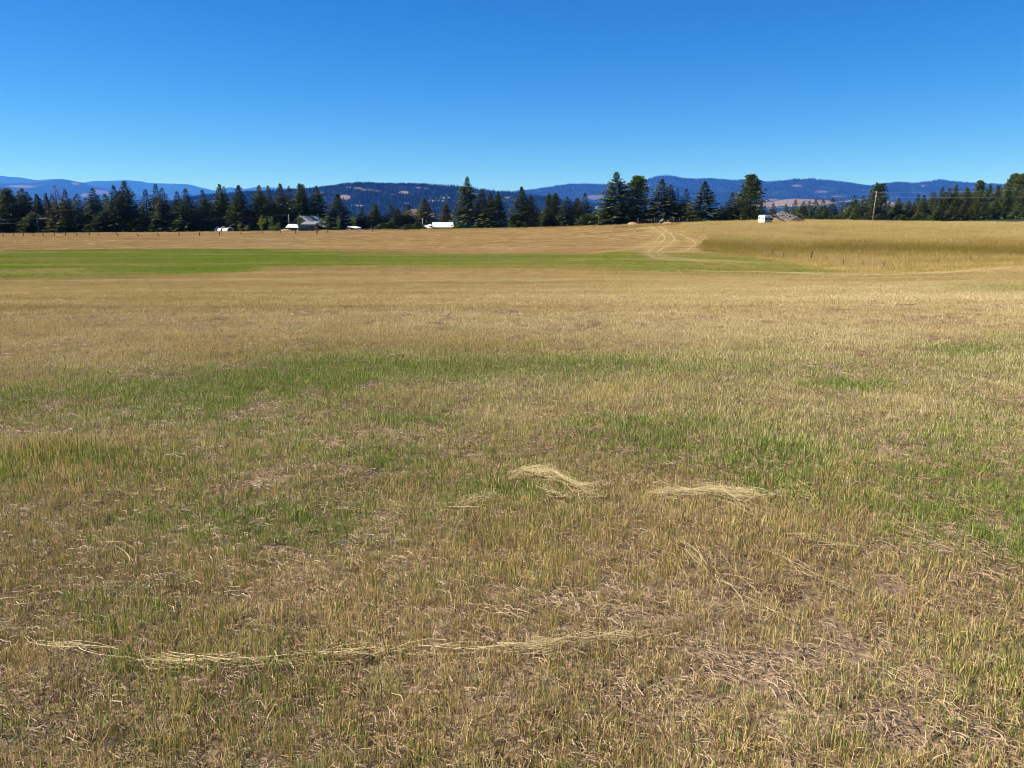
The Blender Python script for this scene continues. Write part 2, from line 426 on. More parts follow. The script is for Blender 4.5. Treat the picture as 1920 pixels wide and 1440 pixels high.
# ------------------------------------------------------------------ the field (one sheet to the horizon)
def build_field():
    az = np.concatenate([np.radians(np.linspace(-180, -44, 46)[:-1]), np.radians(np.linspace(-44, 44, 560)), np.radians(np.linspace(44, 180, 46)[1:-1])])
    rr = np.concatenate([[0.0], np.geomspace(0.4, 30, 200), np.geomspace(30.3, 260, 260), np.geomspace(265, 38000, 74)])
    A, R = np.meshgrid(az, rr)
    x, y = R * np.sin(A), R * np.cos(A)
    z = ground(x, y)
    na = len(az)
    i, j = np.meshgrid(np.arange(len(rr) - 1), np.arange(na), indexing='ij')
    j2 = (j + 1) % na
    faces = np.stack([i * na + j, i * na + j2, (i + 1) * na + j2, (i + 1) * na + j], -1).reshape(-1, 4)
    xf, yf = x.ravel(), y.ravel()
    front = yf > 1
    g = np.where(front, green_at(xf, np.maximum(yf, 1)), .1)
    tall = inside(xf, yf, TALL_POLY).astype(float)
    tr = np.zeros(len(xf)); m = (yf > 50) & (yf < 260)
    for T in TRACKS: tr[m] = np.maximum(tr[m], 1 - sstep(.15, .5, seg_dist(xf[m], yf[m], T)))
    m2 = (yf > 30) & (yf < 120); tr[m2] = np.maximum(tr[m2], .8 * (1 - sstep(.3, 1.0, seg_dist(xf[m2], yf[m2], EDGE_TRACK))))
    r = np.hypot(xf, yf)
    me = mesh_of('field', np.stack([x, y, z], -1).reshape(-1, 3), faces, field_mat(), True,
                 {'green': g, 'tall': tall, 'track': tr, 'distance': sstep(8, 40, r), 'beyond': sstep(262, 300, r)})
    link('field', me, kind='structure')
build_field()

def build_tracks():
    m = plain('pale_trodden_earth', (0.34, 0.245, 0.125), (0.45, 0.335, 0.185), 1.4, .95, 0, (1, 1, 1), .2, .05)
    for T, wd in [(t, .10) for t in TRACKS] + [(EDGE_TRACK, .12)]:
        p = np.array(T); q = np.linspace(0, len(p) - 1, 240); p = np.stack([np.interp(q, np.arange(len(p)), p[:, 0]), np.interp(q, np.arange(len(p)), p[:, 1])], 1)
        tg = np.gradient(p, axis=0); tg /= np.linalg.norm(tg, axis=1, keepdims=True); nr = np.stack([-tg[:, 1], tg[:, 0]], 1)
        k = np.arange(len(p)); w = wd * np.clip(-.1 + 1.7 * vnoise(k / 7.0, k * 0, 7), .05, 1.2) * np.clip(np.minimum(k, len(p) - 1 - k) / 40.0, .04, 1)
        L_ = p + nr * w[:, None]; R_ = p - nr * w[:, None]; V = np.empty((2 * len(p), 3))
        for a, Q in ((0, L_), (1, R_)): V[a::2, :2] = Q; V[a::2, 2] = ground(Q[:, 0], Q[:, 1]) + .035
        Fc = np.stack([2 * k[:-1], 2 * k[:-1] + 1, 2 * k[1:] + 1, 2 * k[1:]], 1)
        link('wheel_track', mesh_of('wheel_track', V, Fc, m), kind='structure')
build_tracks()

# ------------------------------------------------------------------ grass: clump meshes scattered by geometry nodes
rng = np.random.default_rng(11)
def blades(n, radius, h, w, lean=0.25, bend=0.25, blunt=False, square=False, h0=0.5):
    """n upright blades in a disc (or square); returns verts, tris, rnd, pick"""
    if square: bx, by = rng.uniform(-radius, radius, n), rng.uniform(-radius, radius, n)
    else:
        rr = radius * np.sqrt(rng.random(n)); th = rng.uniform(0, 2 * math.pi, n); bx, by = rr * np.cos(th), rr * np.sin(th)
    hh = h * (h0 + (1 - h0) * rng.random(n)); ww = w * rng.uniform(.6, 1.3, n)
    fa = rng.uniform(0, math.pi, n); la = rng.uniform(0, 2 * math.pi, n); ln = np.abs(rng.normal(0, lean, n)); bd = np.abs(rng.normal(0, bend, n))
    wx, wy = np.cos(fa) * ww / 2, np.sin(fa) * ww / 2; lx, ly = np.cos(la), np.sin(la)
    def pt(t, wm):
        off = hh * (ln * t + bd * t * t)
        zz = hh * t * (1 - .25 * np.minimum(bd * t, 1.2)) - 0.012 * (t == 0)
        return np.stack([bx + lx * off + wx * wm, by + ly * off + wy * wm, zz], -1)
    if blunt:
        V = np.stack([pt(0, -1), pt(0, 1), pt(1, -.8), pt(1, .8)], 1); k = 4; tr = [(0, 1, 3), (0, 3, 2)]
    else:
        V = np.stack([pt(0, -1), pt(0, 1), pt(.55, -.8), pt(.55, .8), pt(1, 0)], 1); k = 5; tr = [(0, 1, 3), (0, 3, 2), (2, 3, 4)]
    Fc = (np.arange(n)[:, None, None] * k + np.array(tr)[None]).reshape(-1, 3)
    return V.reshape(-1, 3), Fc, np.repeat(rng.random(n), k), np.repeat(rng.random(n), k)

def lying(n, radius, length, w, zmax=0.02, square=False):
    """n straws lying criss-cross"""
    if square: bx, by = rng.uniform(-radius, radius, n), rng.uniform(-radius, radius, n)
    else:
        rr = radius * np.sqrt(rng.random(n)); th = rng.uniform(0, 2 * math.pi, n); bx, by = rr * np.cos(th), rr * np.sin(th)
    a = rng.uniform(0, 2 * math.pi, n); l = length * rng.uniform(.3, 1, n); ww = w * rng.uniform(.6, 1.3, n); z = rng.uniform(0.0, zmax, n); cv = rng.normal(0, .18, n) * l; t = rng.normal(0, .2, n)
    dx, dy = np.cos(a), np.sin(a); nx, ny = -dy, dx
    def pt(s, sd, arch):
        return np.stack([bx + dx * l * s + nx * (ww * sd / 2 + cv * arch), by + dy * l * s + ny * (ww * sd / 2 + cv * arch), z + .006 * arch + l * s * t * .5 + sd * ww * .4], -1)
    V = np.stack([pt(-.5, -1, 0), pt(-.5, 1, 0), pt(0, -1, 1), pt(0, 1, 1), pt(.5, -1, 0), pt(.5, 1, 0)], 1)
    Fc = (np.arange(n)[:, None, None] * 6 + np.array([(0, 1, 3), (0, 3, 2), (2, 3, 5), (2, 5, 4)])[None]).reshape(-1, 3)
    return V.reshape(-1, 3), Fc, np.repeat(rng.random(n), 6), np.repeat(rng.random(n), 6)

def join(*parts):
    vs, fs, r, p = [], [], [], []; b = 0
    for (v, f, a, c) in parts: vs.append(v); fs.append(f + b); r.append(a); p.append(c); b += len(v)
    return np.vstack(vs), np.vstack(fs), np.concatenate(r), np.concatenate(p)

def clump_set(name, makers, mat):
    c = bpy.data.collections.new(name)
    for i, mk in enumerate(makers):
        v, f, r, p = mk()
        o = bpy.data.objects.new('%s_%02d' % (name, i), mesh_of(name, v, f, mat, False, {'rnd': r, 'pick': p}))
        c.objects.link(o)
    return c, len(makers)

def scatter_nodes(coll):
    ng = bpy.data.node_groups.new('scatter_' + coll.name, 'GeometryNodeTree')
    ng.interface.new_socket('Geometry', in_out='INPUT', socket_type='NodeSocketGeometry')
    ng.interface.new_socket('Geometry', in_out='OUTPUT', socket_type='NodeSocketGeometry')
    N, L = ng.nodes, ng.links
    gi, go = N.new('NodeGroupInput'), N.new('NodeGroupOutput')
    ci = N.new('GeometryNodeCollectionInfo'); ci.inputs['Collection'].default_value = coll
    ci.inputs['Separate Children'].default_value = True; ci.inputs['Reset Children'].default_value = True
    ip = N.new('GeometryNodeInstanceOnPoints'); ip.inputs['Pick Instance'].default_value = True
    def named(n, t):
        a = N.new('GeometryNodeInputNamedAttribute'); a.data_type = t; a.inputs['Name'].default_value = n; return a.outputs['Attribute']
    er = N.new('FunctionNodeEulerToRotation')
    L.new(named('rot', 'FLOAT_VECTOR'), er.inputs[0])
    L.new(gi.outputs[0], ip.inputs['Points']); L.new(ci.outputs[0], ip.inputs['Instance'])
    L.new(named('which', 'INT'), ip.inputs['Instance Index']); L.new(er.outputs[0], ip.inputs['Rotation'])
    L.new(named('size', 'FLOAT_VECTOR'), ip.inputs['Scale'])
    L.new(ip.outputs[0], go.inputs[0])
    return ng

def scatter(name, coll_n, x, y, z, size, green, tone, tilt=0.0, kind='stuff', label=None):
    coll, nv = coll_n; n = len(x)
    me = bpy.data.meshes.new(name)
    me.vertices.add(n); me.vertices.foreach_set('co', np.stack([x, y, z], -1).astype(np.float32).ravel())
    size = np.asarray(size); size = np.repeat(size[:, None], 3, 1) if size.ndim == 1 else size
    rot = np.stack([rng.normal(0, 1, n) * tilt, rng.normal(0, 1, n) * tilt, rng.uniform(0, 2 * math.pi, n)], -1)
    for nm, t, arr in (('rot', 'FLOAT_VECTOR', rot), ('size', 'FLOAT_VECTOR', size)):
        me.attributes.new(nm, t, 'POINT').data.foreach_set('vector', arr.astype(np.float32).ravel())
    me.attributes.new('which', 'INT', 'POINT').data.foreach_set('value', rng.integers(0, nv, n).astype(np.int32))
    for nm, arr in (('green', green), ('tone', tone)):
        me.attributes.new(nm, 'FLOAT', 'POINT').data.foreach_set('value', np.asarray(arr, np.float32))
    o = link(name, me, kind=kind, label=label)
    md = o.modifiers.new('scatter', 'NODES'); md.node_group = scatter_nodes(coll)
    return o

def jitter_grid(y0, y1, step, margin=7.0, k=0.74):
    ys = np.arange(y0, y1, step); xmax = k * y1 + margin
    X, Yg = np.meshgrid(np.arange(-xmax, xmax, step), ys)
    x = (X + rng.uniform(-.5, .5, X.shape) * step).ravel(); y = (Yg + rng.uniform(-.5, .5, X.shape) * step).ravel()
    m = (np.abs(x) < k * np.maximum(y, 0) + margin) & ~((np.hypot(x, y) < .55) & (y < .5))
    return x[m], y[m]

def slope_keep(x, y):                                 # mown ground only, thinned in the wheel tracks
    keep = ~inside(x, y, TALL_POLY)
    m = (y > 50) & (y < 260)
    d = np.full(len(x), 9.0)
    for T in TRACKS: d[m] = np.minimum(d[m], seg_dist(x[m], y[m], T))
    m2 = (y > 30) & (y < 120); d[m2] = np.minimum(d[m2], seg_dist(x[m2], y[m2], EDGE_TRACK))
    return keep, d

# -- near: tufts
STUB = clump_set('stubble_tuft', [lambda k=k: join(blades(36, .055 + .006 * k, .070, .0027, .18, .06, True, h0=.3), blades(16, .06, .075, .003, .6, .8)) for k in range(7)], M_NEAR)
GRN = clump_set('grass_tuft', [lambda k=k: blades(26, .035 + .006 * k, .095, .0036, .22, .35, h0=.35) for k in range(6)], M_NEAR)
LIT = clump_set('litter_mat', [lambda k=k: lying(110, .12, .07, .0017) for k in range(6)], M_LITTER)
Y1 = 17.0
x, y = jitter_grid(-0.6, Y1, 0.070)
dens = fbm(x * 2.3, y * 2.3, 3, 61) * .65 + fbm(x * .6, y * .6, 2, 67) * .35
keep = rng.random(len(x)) < np.clip((dens - .22) * 4.2, .52, 1) * (1 - .85 * sstep(10.5, 17, y))
x, y = x[keep], y[keep]; g = green_at(x, y)
sz = rng.uniform(.65, 1.15, len(x)) * (0.85 + .35 * fbm(x * 1.1, y * 1.1, 2, 71))
u_, v_ = proj(x, y, ground(x, y)); orange = np.exp(-((u_ - 100) / 150) ** 2 - ((v_ - 862) / 28) ** 2)
sz = sz * (1 + .7 * orange)
scatter('stubble', STUB, x, y, ground(x, y) - .004, np.stack([sz * .95, sz * .95, sz], -1), np.clip(g * .95 + .04 + .14 * (1 - sstep(6, 15, y)), 0, .88), tone_at(x, y) + rng.normal(0, .05, len(x)), .06)
x, y = jitter_grid(-0.6, Y1, 0.10); g = green_at(x, y)
keep = rng.random(len(x)) < np.clip(g * 1.35 - .03, 0, .95)
x, y, g = x[keep], y[keep], g[keep]; sz = rng.uniform(.45, 1.1, len(x)) * (.65 + .55 * g)
scatter('green_grass', GRN, x, y, ground(x, y) - .004, sz, np.full(len(x), .82), tone_at(x, y), .1)
x, y = jitter_grid(-0.6, Y1, 0.14)
scatter('straw_litter', LIT, x, y, ground(x, y) + .002, rng.uniform(.7, 1.3, len(x)), np.zeros(len(x)), np.clip(-.03 + .44 * fbm(x * .9, y * .9, 3, 83) + rng.normal(0, .06, len(x)), 0, 1), .05)

# -- middle and far: tiles, coarser with distance
MID = clump_set('stubble_tile', [lambda k=k: join(blades(330, .26, .078, .0050, .18, .08, True, True, .35), blades(60, .26, .11, .006, .3, .4, square=True), lying(60, .26, .16, .006, square=True)) for k in range(6)], M_NEAR)
x, y = jitter_grid(10.5, 47, .40); kp, d = slope_keep(x, y); kp &= rng.random(len(x)) < .08 + .92 * sstep(10.5, 17, y); x, y, d = x[kp], y[kp], d[kp]
g = green_at(x, y); sz = rng.uniform(.8, 1.2, len(x))
scatter('stubble', MID, x, y, ground(x, y) - .006, np.stack([sz, sz, sz * np.where(d < .3, .6, 1) * (.8 + .5 * g)], -1), np.clip(g * 1.05 + .02, 0, .96), tone_at(x, y) + rng.normal(0, .045, len(x)), .04)
FARA = clump_set('stubble_patch', [lambda k=k: join(blades(360, .68, .09, .013, .2, .1, True, True, .4), blades(60, .68, .15, .014, .3, .4, square=True)) for k in range(6)], M_STUB)
x, y = jitter_grid(46, 121, .95); kp, d = slope_keep(x, y); kp &= d > 1.05; x, y, d = x[kp], y[kp], d[kp]
g = green_at(x, y); tr = 1 - sstep(.15, .55, d); sz = rng.uniform(.85, 1.2, len(x))
scatter('stubble', FARA, x, y, ground(x, y) - .01, np.stack([sz, sz, sz * (1 - .65 * tr) * (.75 + .5 * g)], -1), np.clip((g * 1.05 + .0) * (1 - .8 * tr), 0, .98), tone_at(x, y) + rng.normal(0, .04, len(x)) + .3 * tr + .14 * (1 - sstep(.6, 3.5, d)), .03)
FARB = clump_set('stubble_swath', [lambda k=k: blades(620, 1.35, .10, .026, .25, .15, True, True, .4) for k in range(6)], M_STUB)
x, y = jitter_grid(120, 246, 1.9); kp, d = slope_keep(x, y); kp &= d > 1.9; x, y, d = x[kp], y[kp], d[kp]
crest = EYE  # fade out at the far edge
u_, v_ = proj(x, y, ground(x, y, False)); kp = y < np.interp(u_, [0, 640, 960, 1300], [243, 245, 236, 224]); x, y, d = x[kp], y[kp], d[kp]
g = green_at(x, y); tr = 1 - sstep(.2, .7, d); sz = rng.uniform(.85, 1.2, len(x))
scatter('stubble', FARB, x, y, ground(x, y) - .015, np.stack([sz, sz, sz * (1 - .6 * tr) * (.75 + .5 * g)], -1), np.clip((g * 1.05 + .0) * (1 - .8 * tr), 0, .98), tone_at(x, y) + rng.normal(0, .035, len(x)) + .3 * tr + .14 * (1 - sstep(.6, 3.5, d)), .02)

qx, qy = [], []
for T in TRACKS + [EDGE_TRACK]:
    p = np.array(T); n = 2600; i = rng.random(n) * (len(p) - 1.001); i0 = i.astype(int); c = p[i0] + (p[i0 + 1] - p[i0]) * (i - i0)[:, None]
    r_ = 2.2 * np.sqrt(rng.random(n)); a = rng.uniform(0, 6.283, n); qx.append(c[:, 0] + r_ * np.cos(a)); qy.append(c[:, 1] + r_ * np.sin(a))
x, y = np.concatenate(qx), np.concatenate(qy); kp, d = slope_keep(x, y); kp &= (d > .16) & (y > 46); x, y, d = x[kp], y[kp], d[kp]
g = green_at(x, y); sz = rng.uniform(.8, 1.2, len(x))
scatter('stubble', MID, x, y, ground(x, y) - .006, np.stack([sz, sz, sz * (.75 + .5 * g)], -1), np.clip(g * 1.0 * sstep(-.6, 1.4, d), 0, .96), tone_at(x, y) + rng.normal(0, .045, len(x)) + .18 * (1 - sstep(.4, 2.6, d)), .03)

# -- tall uncut grass on the right and along the far edges
TALLC = clump_set('tall_grass_patch', [lambda k=k: blades(210, .8, .75, .017, .18, .28, False, True, .45) for k in range(6)], M_TALL)
gx, gy = np.meshgrid(np.arange(15, 190, .95), np.arange(60, 214, .95)); x = (gx + rng.uniform(-.5, .5, gx.shape)).ravel(); y = (gy + rng.uniform(-.5, .5, gx.shape)).ravel()
kp = inside(x, y, TALL_POLY) & (x < .74 * y + 4); x, y = x[kp], y[kp]
u_, v_ = proj(x, y, ground(x, y, False))
n1 = fbm(x * .12, y * .3, 4, 101); n2 = fbm(x * .5, y * .7, 3, 107)
dark = np.exp(-((v_ - np.interp(u_, [1310, 1450, 1600, 1920], [465, 470, 467, 474])) / np.interp(u_, [1310, 1450, 1600, 1920], [15, 12, 10, 11])) ** 2) * np.interp(u_, [1300, 1330, 1500, 1560, 1920], [.8, .8, .6, .9, 1])
tn = np.interp(v_, [415, 440, 460, 480, 515], [.44, .40, .31, .25, .34]) - .27 * dark + (n1 - .5) * .35 + (n2 - .5) * .18
edge_d = seg_dist(x, y, EDGE_TRACK); tn = tn + .12 * (1 - sstep(1, 5, edge_d))
tn = tn + .05 * (1 - sstep(0, 8, seg_dist(x, y, TALL_POLY[:11])))
gt = np.clip(.95 * dark * sstep(.35, .6, n1) * np.interp(u_, [1300, 1850, 1920], [1, .8, .1]) + .5 * (1 - sstep(2, 7, edge_d)) * sstep(.45, .6, n2), 0, .8)
edge2 = seg_dist(x, y, TALL_POLY[:11]); sz = rng.uniform(.6, 1.2, len(x)) * (.55 + .9 * n2) * (.38 + .62 * sstep(0, 9, edge2 + 5 * (n1 - .5)))
scatter('tall_grass', TALLC, x, y, ground(x, y) - .03, np.stack([np.ones(len(x)), np.ones(len(x)), sz], -1), gt, np.clip(tn, 0, .6), .05)
x, y = [], []
for k in range(2600):
    u = rng.uniform(-60, 1300); e = np.interp(u, [0, 640, 960, 1300], [244, 246, 237, 224]) + abs(rng.normal(0, 1)) * 5
    wgt = .25 if u < 380 else (1.0 if u > 520 else .6)
    if rng.random() < wgt: x.append((u - 960) / 1474 * e); y.append(e)
for k in range(420):
    u = rng.uniform(1150, 1310); e = rng.uniform(212, 221); x.append((u - 960) / 1474 * e); y.append(e)
x, y = np.array(x), np.array(y); u_ = 960 + 1474 * x / y
sz = rng.uniform(.35, .9, len(x)) * np.interp(u_, [0, 380, 640, 960, 1150, 1290], [.5, .7, .9, 1.0, 1.25, 1.3])
scatter('tall_grass', TALLC, x, y, ground(x, y) - .04, np.stack([np.full(len(x), .9), np.full(len(x), .9), sz], -1), np.zeros(len(x)), np.clip(.30 + rng.normal(0, .10, len(x)), 0, .6), .06)

# ------------------------------------------------------------------ hills and mountains
def hill_mat(name, forest, clear, fscale, speck=0.5):
    m, N, L, out = new_mat(name)
    b = N.new('ShaderNodeBsdfPrincipled'); b.inputs['Roughness'].default_value = 0.95; b.inputs['Specular IOR Level'].default_value = 0.0
    L.new(b.outputs[0], out.inputs[0])
    geo = N.new('ShaderNodeNewGeometry')
    n = N.new('ShaderNodeTexNoise'); n.inputs['Scale'].default_value = fscale; n.inputs['Detail'].default_value = 6; L.new(geo.outputs['Position'], n.inputs['Vector'])
    r = ramp(N, [(0.35, tuple(c * (1 - speck) for c in forest)), (0.65, tuple(c * (1 + speck) for c in forest))]); L.new(n.outputs[0], r.inputs[0])
    r2 = ramp(N, [(0.3, tuple(c * .72 for c in clear)), (0.7, tuple(c * 1.2 for c in clear))]); L.new(n.outputs[0], r2.inputs[0])
    a = N.new('ShaderNodeAttribute'); a.attribute_name = 'clear'
    n2 = N.new('ShaderNodeTexNoise'); n2.inputs['Scale'].default_value = fscale * .6; n2.inputs['Detail'].default_value = 5; L.new(geo.outputs['Position'], n2.inputs['Vector'])
    ad = N.new('ShaderNodeMath'); ad.operation = 'MULTIPLY_ADD'; ad.inputs[1].default_value = 0.9; ad.inputs[2].default_value = -0.45; L.new(n2.outputs[0], ad.inputs[0])
    s = N.new('ShaderNodeMath'); s.operation = 'ADD'; L.new(ad.outputs[0], s.inputs[0]); L.new(a.outputs['Fac'], s.inputs[1])
    st = N.new('ShaderNodeMapRange'); st.inputs['From Min'].default_value = .42; st.inputs['From Max'].default_value = .58; L.new(s.outputs[0], st.inputs['Value'])
    mx = N.new('ShaderNodeMix'); mx.data_type = 'RGBA'; L.new(st.outputs[0], mx.inputs['Factor']); L.new(r.outputs[0], mx.inputs['A']); L.new(r2.outputs[0], mx.inputs['B'])
    L.new(mx.outputs['Result'], b.inputs['Base Color'])
    return m

HILL_GRIDS = {}
def hill(name, key, line, Yf, Yc, zf, mat, clearings=(), relief=0.25, gully=900.0, clear_noise=0.0, nrow=80, seed=1, step=2.2):
    """a ridge with its crest on the skyline points, its near flank running down to Yf and its far flank behind"""
    line = sorted(line); lu = np.array([p[0] for p in line], float); lv = np.array([p[1] for p in line], float)
    u = np.arange(lu[0], lu[-1] + step, step)
    v = np.interp(u, lu, lv)
    k = np.exp(-0.5 * (np.arange(-6, 7) / 2.0) ** 2); k /= k.sum(); v = np.convolve(np.pad(v, 6, mode='edge'), k, mode='valid')
    v = v + (fbm(u / 14.0, u * 0, 3, seed) - .5) * 1.3
    A = (u - CX) / side_v(v)
    yc = Yc * (1 + .10 * (fbm(u / 160.0, u * 0 + 3, 2, seed + 5) - .5))
    zc = EYE + yc * slope_v(v)
    t = np.concatenate([np.linspace(0, 1, nrow), 1 + np.linspace(.05, .9, 8)])
    T, AA = np.meshgrid(t, A, indexing='ij'); YC = np.broadcast_to(yc, T.shape); ZC = np.broadcast_to(zc, T.shape)
    Y = Yf + (YC - Yf) * T; X = AA * Y
    s = np.where(T <= 1, (T ** 1.25 * .65 + sstep(0, 1, T) * .35), np.clip(1 - (T - 1) * 1.05, 0, 1))
    Z = zf + (ZC - zf) * s
    rel = 1 - np.abs(2 * fbm(X / gully, Y / gully * .6, 5, seed + 9) - 1)
    amp = relief * (ZC - zf) * np.clip(T, 0, 1) * np.clip(1 - T, 0, 1) * 4 * .6
    Z = Z + np.where(T < 1, (rel - .62) * amp * 1.7, 0)
    lim = EYE + (ZC - EYE) / YC * Y - np.clip(1 - T, 0, 1) * YC * .004
    Z = np.where(T < 1, np.minimum(Z, np.maximum(lim, zf)), Z)
    nr, nc = T.shape
    i, j = np.meshgrid(np.arange(nr - 1), np.arange(nc - 1), indexing='ij')
    Fc = np.stack([i * nc + j, i * nc + j + 1, (i + 1) * nc + j + 1, (i + 1) * nc + j], -1).reshape(-1, 4)
    U, V = proj(X, Y, Z)
    cl = np.zeros(T.shape)
    n = fbm(X / (gully * .35), Y / (gully * .25), 4, seed + 31)
    for (eu, ev, ew, eh, a) in clearings:
        cl = np.maximum(cl, a * np.exp(-((U - eu) / ew) ** 2 - ((V - ev) / eh) ** 2) * (.55 + .9 * n))
    cl = np.clip(cl + clear_noise * (n - .55) * 3, 0, 1)
    P = np.stack([X, Y, Z], -1).reshape(-1, 3)
    link(name, mesh_of(name, P, Fc, mat, True, {'clear': cl.ravel()}), kind='structure')
    HILL_GRIDS[key] = (X, Y, Z, cl, nrow)

FOREST = (0.013, 0.024, 0.015)
hill('mountain', 'far_left', [(-260, 318), (-100, 326), (0, 329), (15, 332), (37, 332.5), (70, 338), (95, 335.5), (118, 335.5), (135, 339), (158, 343), (178, 338.5), (205, 339.5), (230, 337.5), (260, 339), (280, 343), (315, 344), (335, 344), (355, 346), (380, 352), (402, 358), (412, 356), (425, 351), (440, 352), (458, 354.5), (478, 351), (500, 351), (530, 353), (560, 355), (600, 358), (680, 353), (740, 350), (768, 346), (785, 345), (800, 345.5), (815, 349), (900, 358), (930, 359.5), (945, 358), (965, 360), (1000, 366), (1100, 372)],
     23200, 31200, -100, hill_mat('far_mountain_forest', FOREST, (0.10, 0.08, 0.062), .003), relief=.35, gully=4160, nrow=60, seed=3, step=3, clear_noise=.25)
hill('mountain', 'left', [(-260, 338), (-100, 342), (0, 344), (40, 343), (67, 343), (84, 340), (97, 338), (112, 336.5), (124, 337), (136, 339), (158, 344), (180, 350), (205, 356), (240, 364), (300, 374), (360, 380)],
     15200, 21120, -100, hill_mat('left_mountain_forest', FOREST, (0.12, 0.09, 0.07), .004), [(40, 349, 26, 3, .9), (142, 344, 9, 4, .8), (190, 360, 18, 5, 1), (165, 366, 14, 4, .9), (90, 356, 30, 3, .4), (60, 372, 40, 3, .5)], relief=.35, gully=2880, seed=11, clear_noise=.15)
hill('mountain', 'centre', [(820, 376), (900, 368), (960, 360), (1000, 356), (1030, 351), (1065, 345), (1100, 345), (1135, 346), (1170, 346), (1190, 345), (1202, 340.5), (1220, 334), (1234, 330.5), (1245, 329.5), (1258, 330.5), (1265, 332), (1280, 335), (1310, 337), (1335, 336), (1365, 339), (1400, 338), (1425, 340), (1442, 342), (1470, 347), (1540, 356), (1640, 368)],
     8960, 15200, -105, hill_mat('centre_mountain_forest', FOREST, (0.10, 0.078, 0.062), .004), [(1000, 370, 22, 4, .9), (1115, 370, 26, 7, .75), (1120, 385, 18, 5, .5), (1212, 350, 12, 4, .7), (1300, 378, 40, 6, .4), (1070, 352, 14, 1.5, .4)], relief=.4, gully=2400, seed=21, clear_noise=.12, nrow=110)
hill('mountain', 'right', [(1300, 372), (1380, 356), (1415, 348), (1442, 342), (1460, 339.5), (1490, 337), (1515, 336), (1530, 337), (1555, 340), (1580, 342), (1600, 345), (1620, 349), (1632, 350), (1650, 346.5), (1680, 343), (1715, 344), (1740, 341), (1755, 339), (1768, 338), (1790, 342), (1820, 345), (1860, 346), (1920, 348), (2060, 344), (2200, 350)],
     8320, 13280, -105, hill_mat('right_mountain_forest', FOREST, (0.12, 0.09, 0.07), .004), [(1495, 348, 16, 4, .7), (1540, 360, 30, 5, .5), (1732, 348.5, 7, 2.5, 1), (1666, 349, 4, 1, .8), (1430, 376, 40, 6, .8), (1560, 368, 50, 3, .5)], relief=.4, gully=2080, seed=27, clear_noise=.14, nrow=110)
hill('hill', 'low_right', [(1330, 396), (1400, 383), (1425, 378), (1445, 376), (1470, 374), (1490, 372.5), (1530, 372), (1560, 374), (1590, 375), (1640, 377), (1720, 380), (1850, 386)],
     4800, 7200, -105, hill_mat('pasture_hill', FOREST, (0.19, 0.14, 0.10), .007), [(1500, 380, 70, 9, 1.2), (1440, 385, 30, 5, 1), (1660, 382, 30, 6, 1), (1590, 378, 30, 3, .6)], relief=.35, gully=700, seed=33, nrow=60)
hill('hill', 'middle', [(300, 384), (340, 376), (355, 372), (380, 370), (395, 367), (430, 365), (470, 362), (510, 359.5), (545, 358), (580, 356.5), (603, 354), (615, 352.5), (628, 351), (640, 348.5), (652, 347), (675, 345), (700, 346.5), (720, 347), (760, 347.5), (800, 348), (830, 349), (860, 351), (890, 354.5), (920, 358), (945, 360.5), (980, 364), (1010, 368), (1040, 373), (1100, 382), (1160, 392)],
     3125, 5625, -100, hill_mat('middle_hill_forest', FOREST, (0.19, 0.14, 0.10), .010), [(648, 370, 11, 4.5, 1.5), (672, 353, 9, 2, 1.1), (652, 351, 10, 1.2, 1), (690, 356, 14, 1.6, 1.1), (708, 358, 12, 1.6, 1.1), (758, 361, 11, 3, 1.5), (716, 369, 8, 2, 1.4), (736, 365, 14, 1.0, 1), (668, 385, 12, 1.1, 1.3), (783, 352, 8, 1.5, 1.2), (800, 354, 10, 1, 1), (790, 361, 4, 1.5, 1), (812, 361, 9, 1.2, 1.2), (835, 371, 12, 2.2, 1.2), (818, 377, 20, 1.8, 1.3), (850, 376, 9, 1.3, 1), (764, 381, 10, 1.5, 1.0), (890, 364, 12, 1.5, 1), (955, 370, 14, 2, 1), (600, 362, 10, 1.5, .8)],
     relief=.45, gully=650, seed=41, clear_noise=.16, nrow=120, step=1.6)
hill('hill', 'bare', [(740, 414), (752, 402), (762, 393), (768, 389.5), (782, 390), (798, 393), (812, 398.5), (824, 405), (850, 412), (880, 418)],
     1300, 2100, -85, hill_mat('bare_hill_grass', FOREST, (0.15, 0.115, 0.088), .02), [(778, 398, 20, 8, 1.0), (806, 402, 14, 6, .9)], relief=.2, gully=300, seed=47, nrow=40, step=1.5)

# far forest: the small conifers that make the hillsides rough, one mass
M_FARTREE = plain('far_conifer', (0.008, 0.016, 0.010), (0.018, 0.030, 0.016), scale=.4, rough=.9, spec=0)
def far_tree(k):
    r = np.random.default_rng(k); v = []; f = []
    n = 5; tiers = [(0.05, .20), (.34, .15), (.62, .095)]
    for (h0, rad) in tiers:
        b = len(v); a0 = r.uniform(0, 6)
        for q in range(n):
            a = a0 + q * 2 * math.pi / n; rr = rad * r.uniform(.75, 1.25); v.append((rr * math.cos(a), rr * math.sin(a), h0 + r.uniform(-.03, .03)))
        v.append((0, 0, h0 + .40)); 
        for q in range(n): f.append((b + q, b + (q + 1) % n, b + n))
    return mesh_of('far_tree', v, f, M_FARTREE)
FARC = bpy.data.collections.new('far_conifer')
for k in range(4): FARC.objects.link(bpy.data.objects.new('far_conifer_%02d' % k, far_tree(k)))
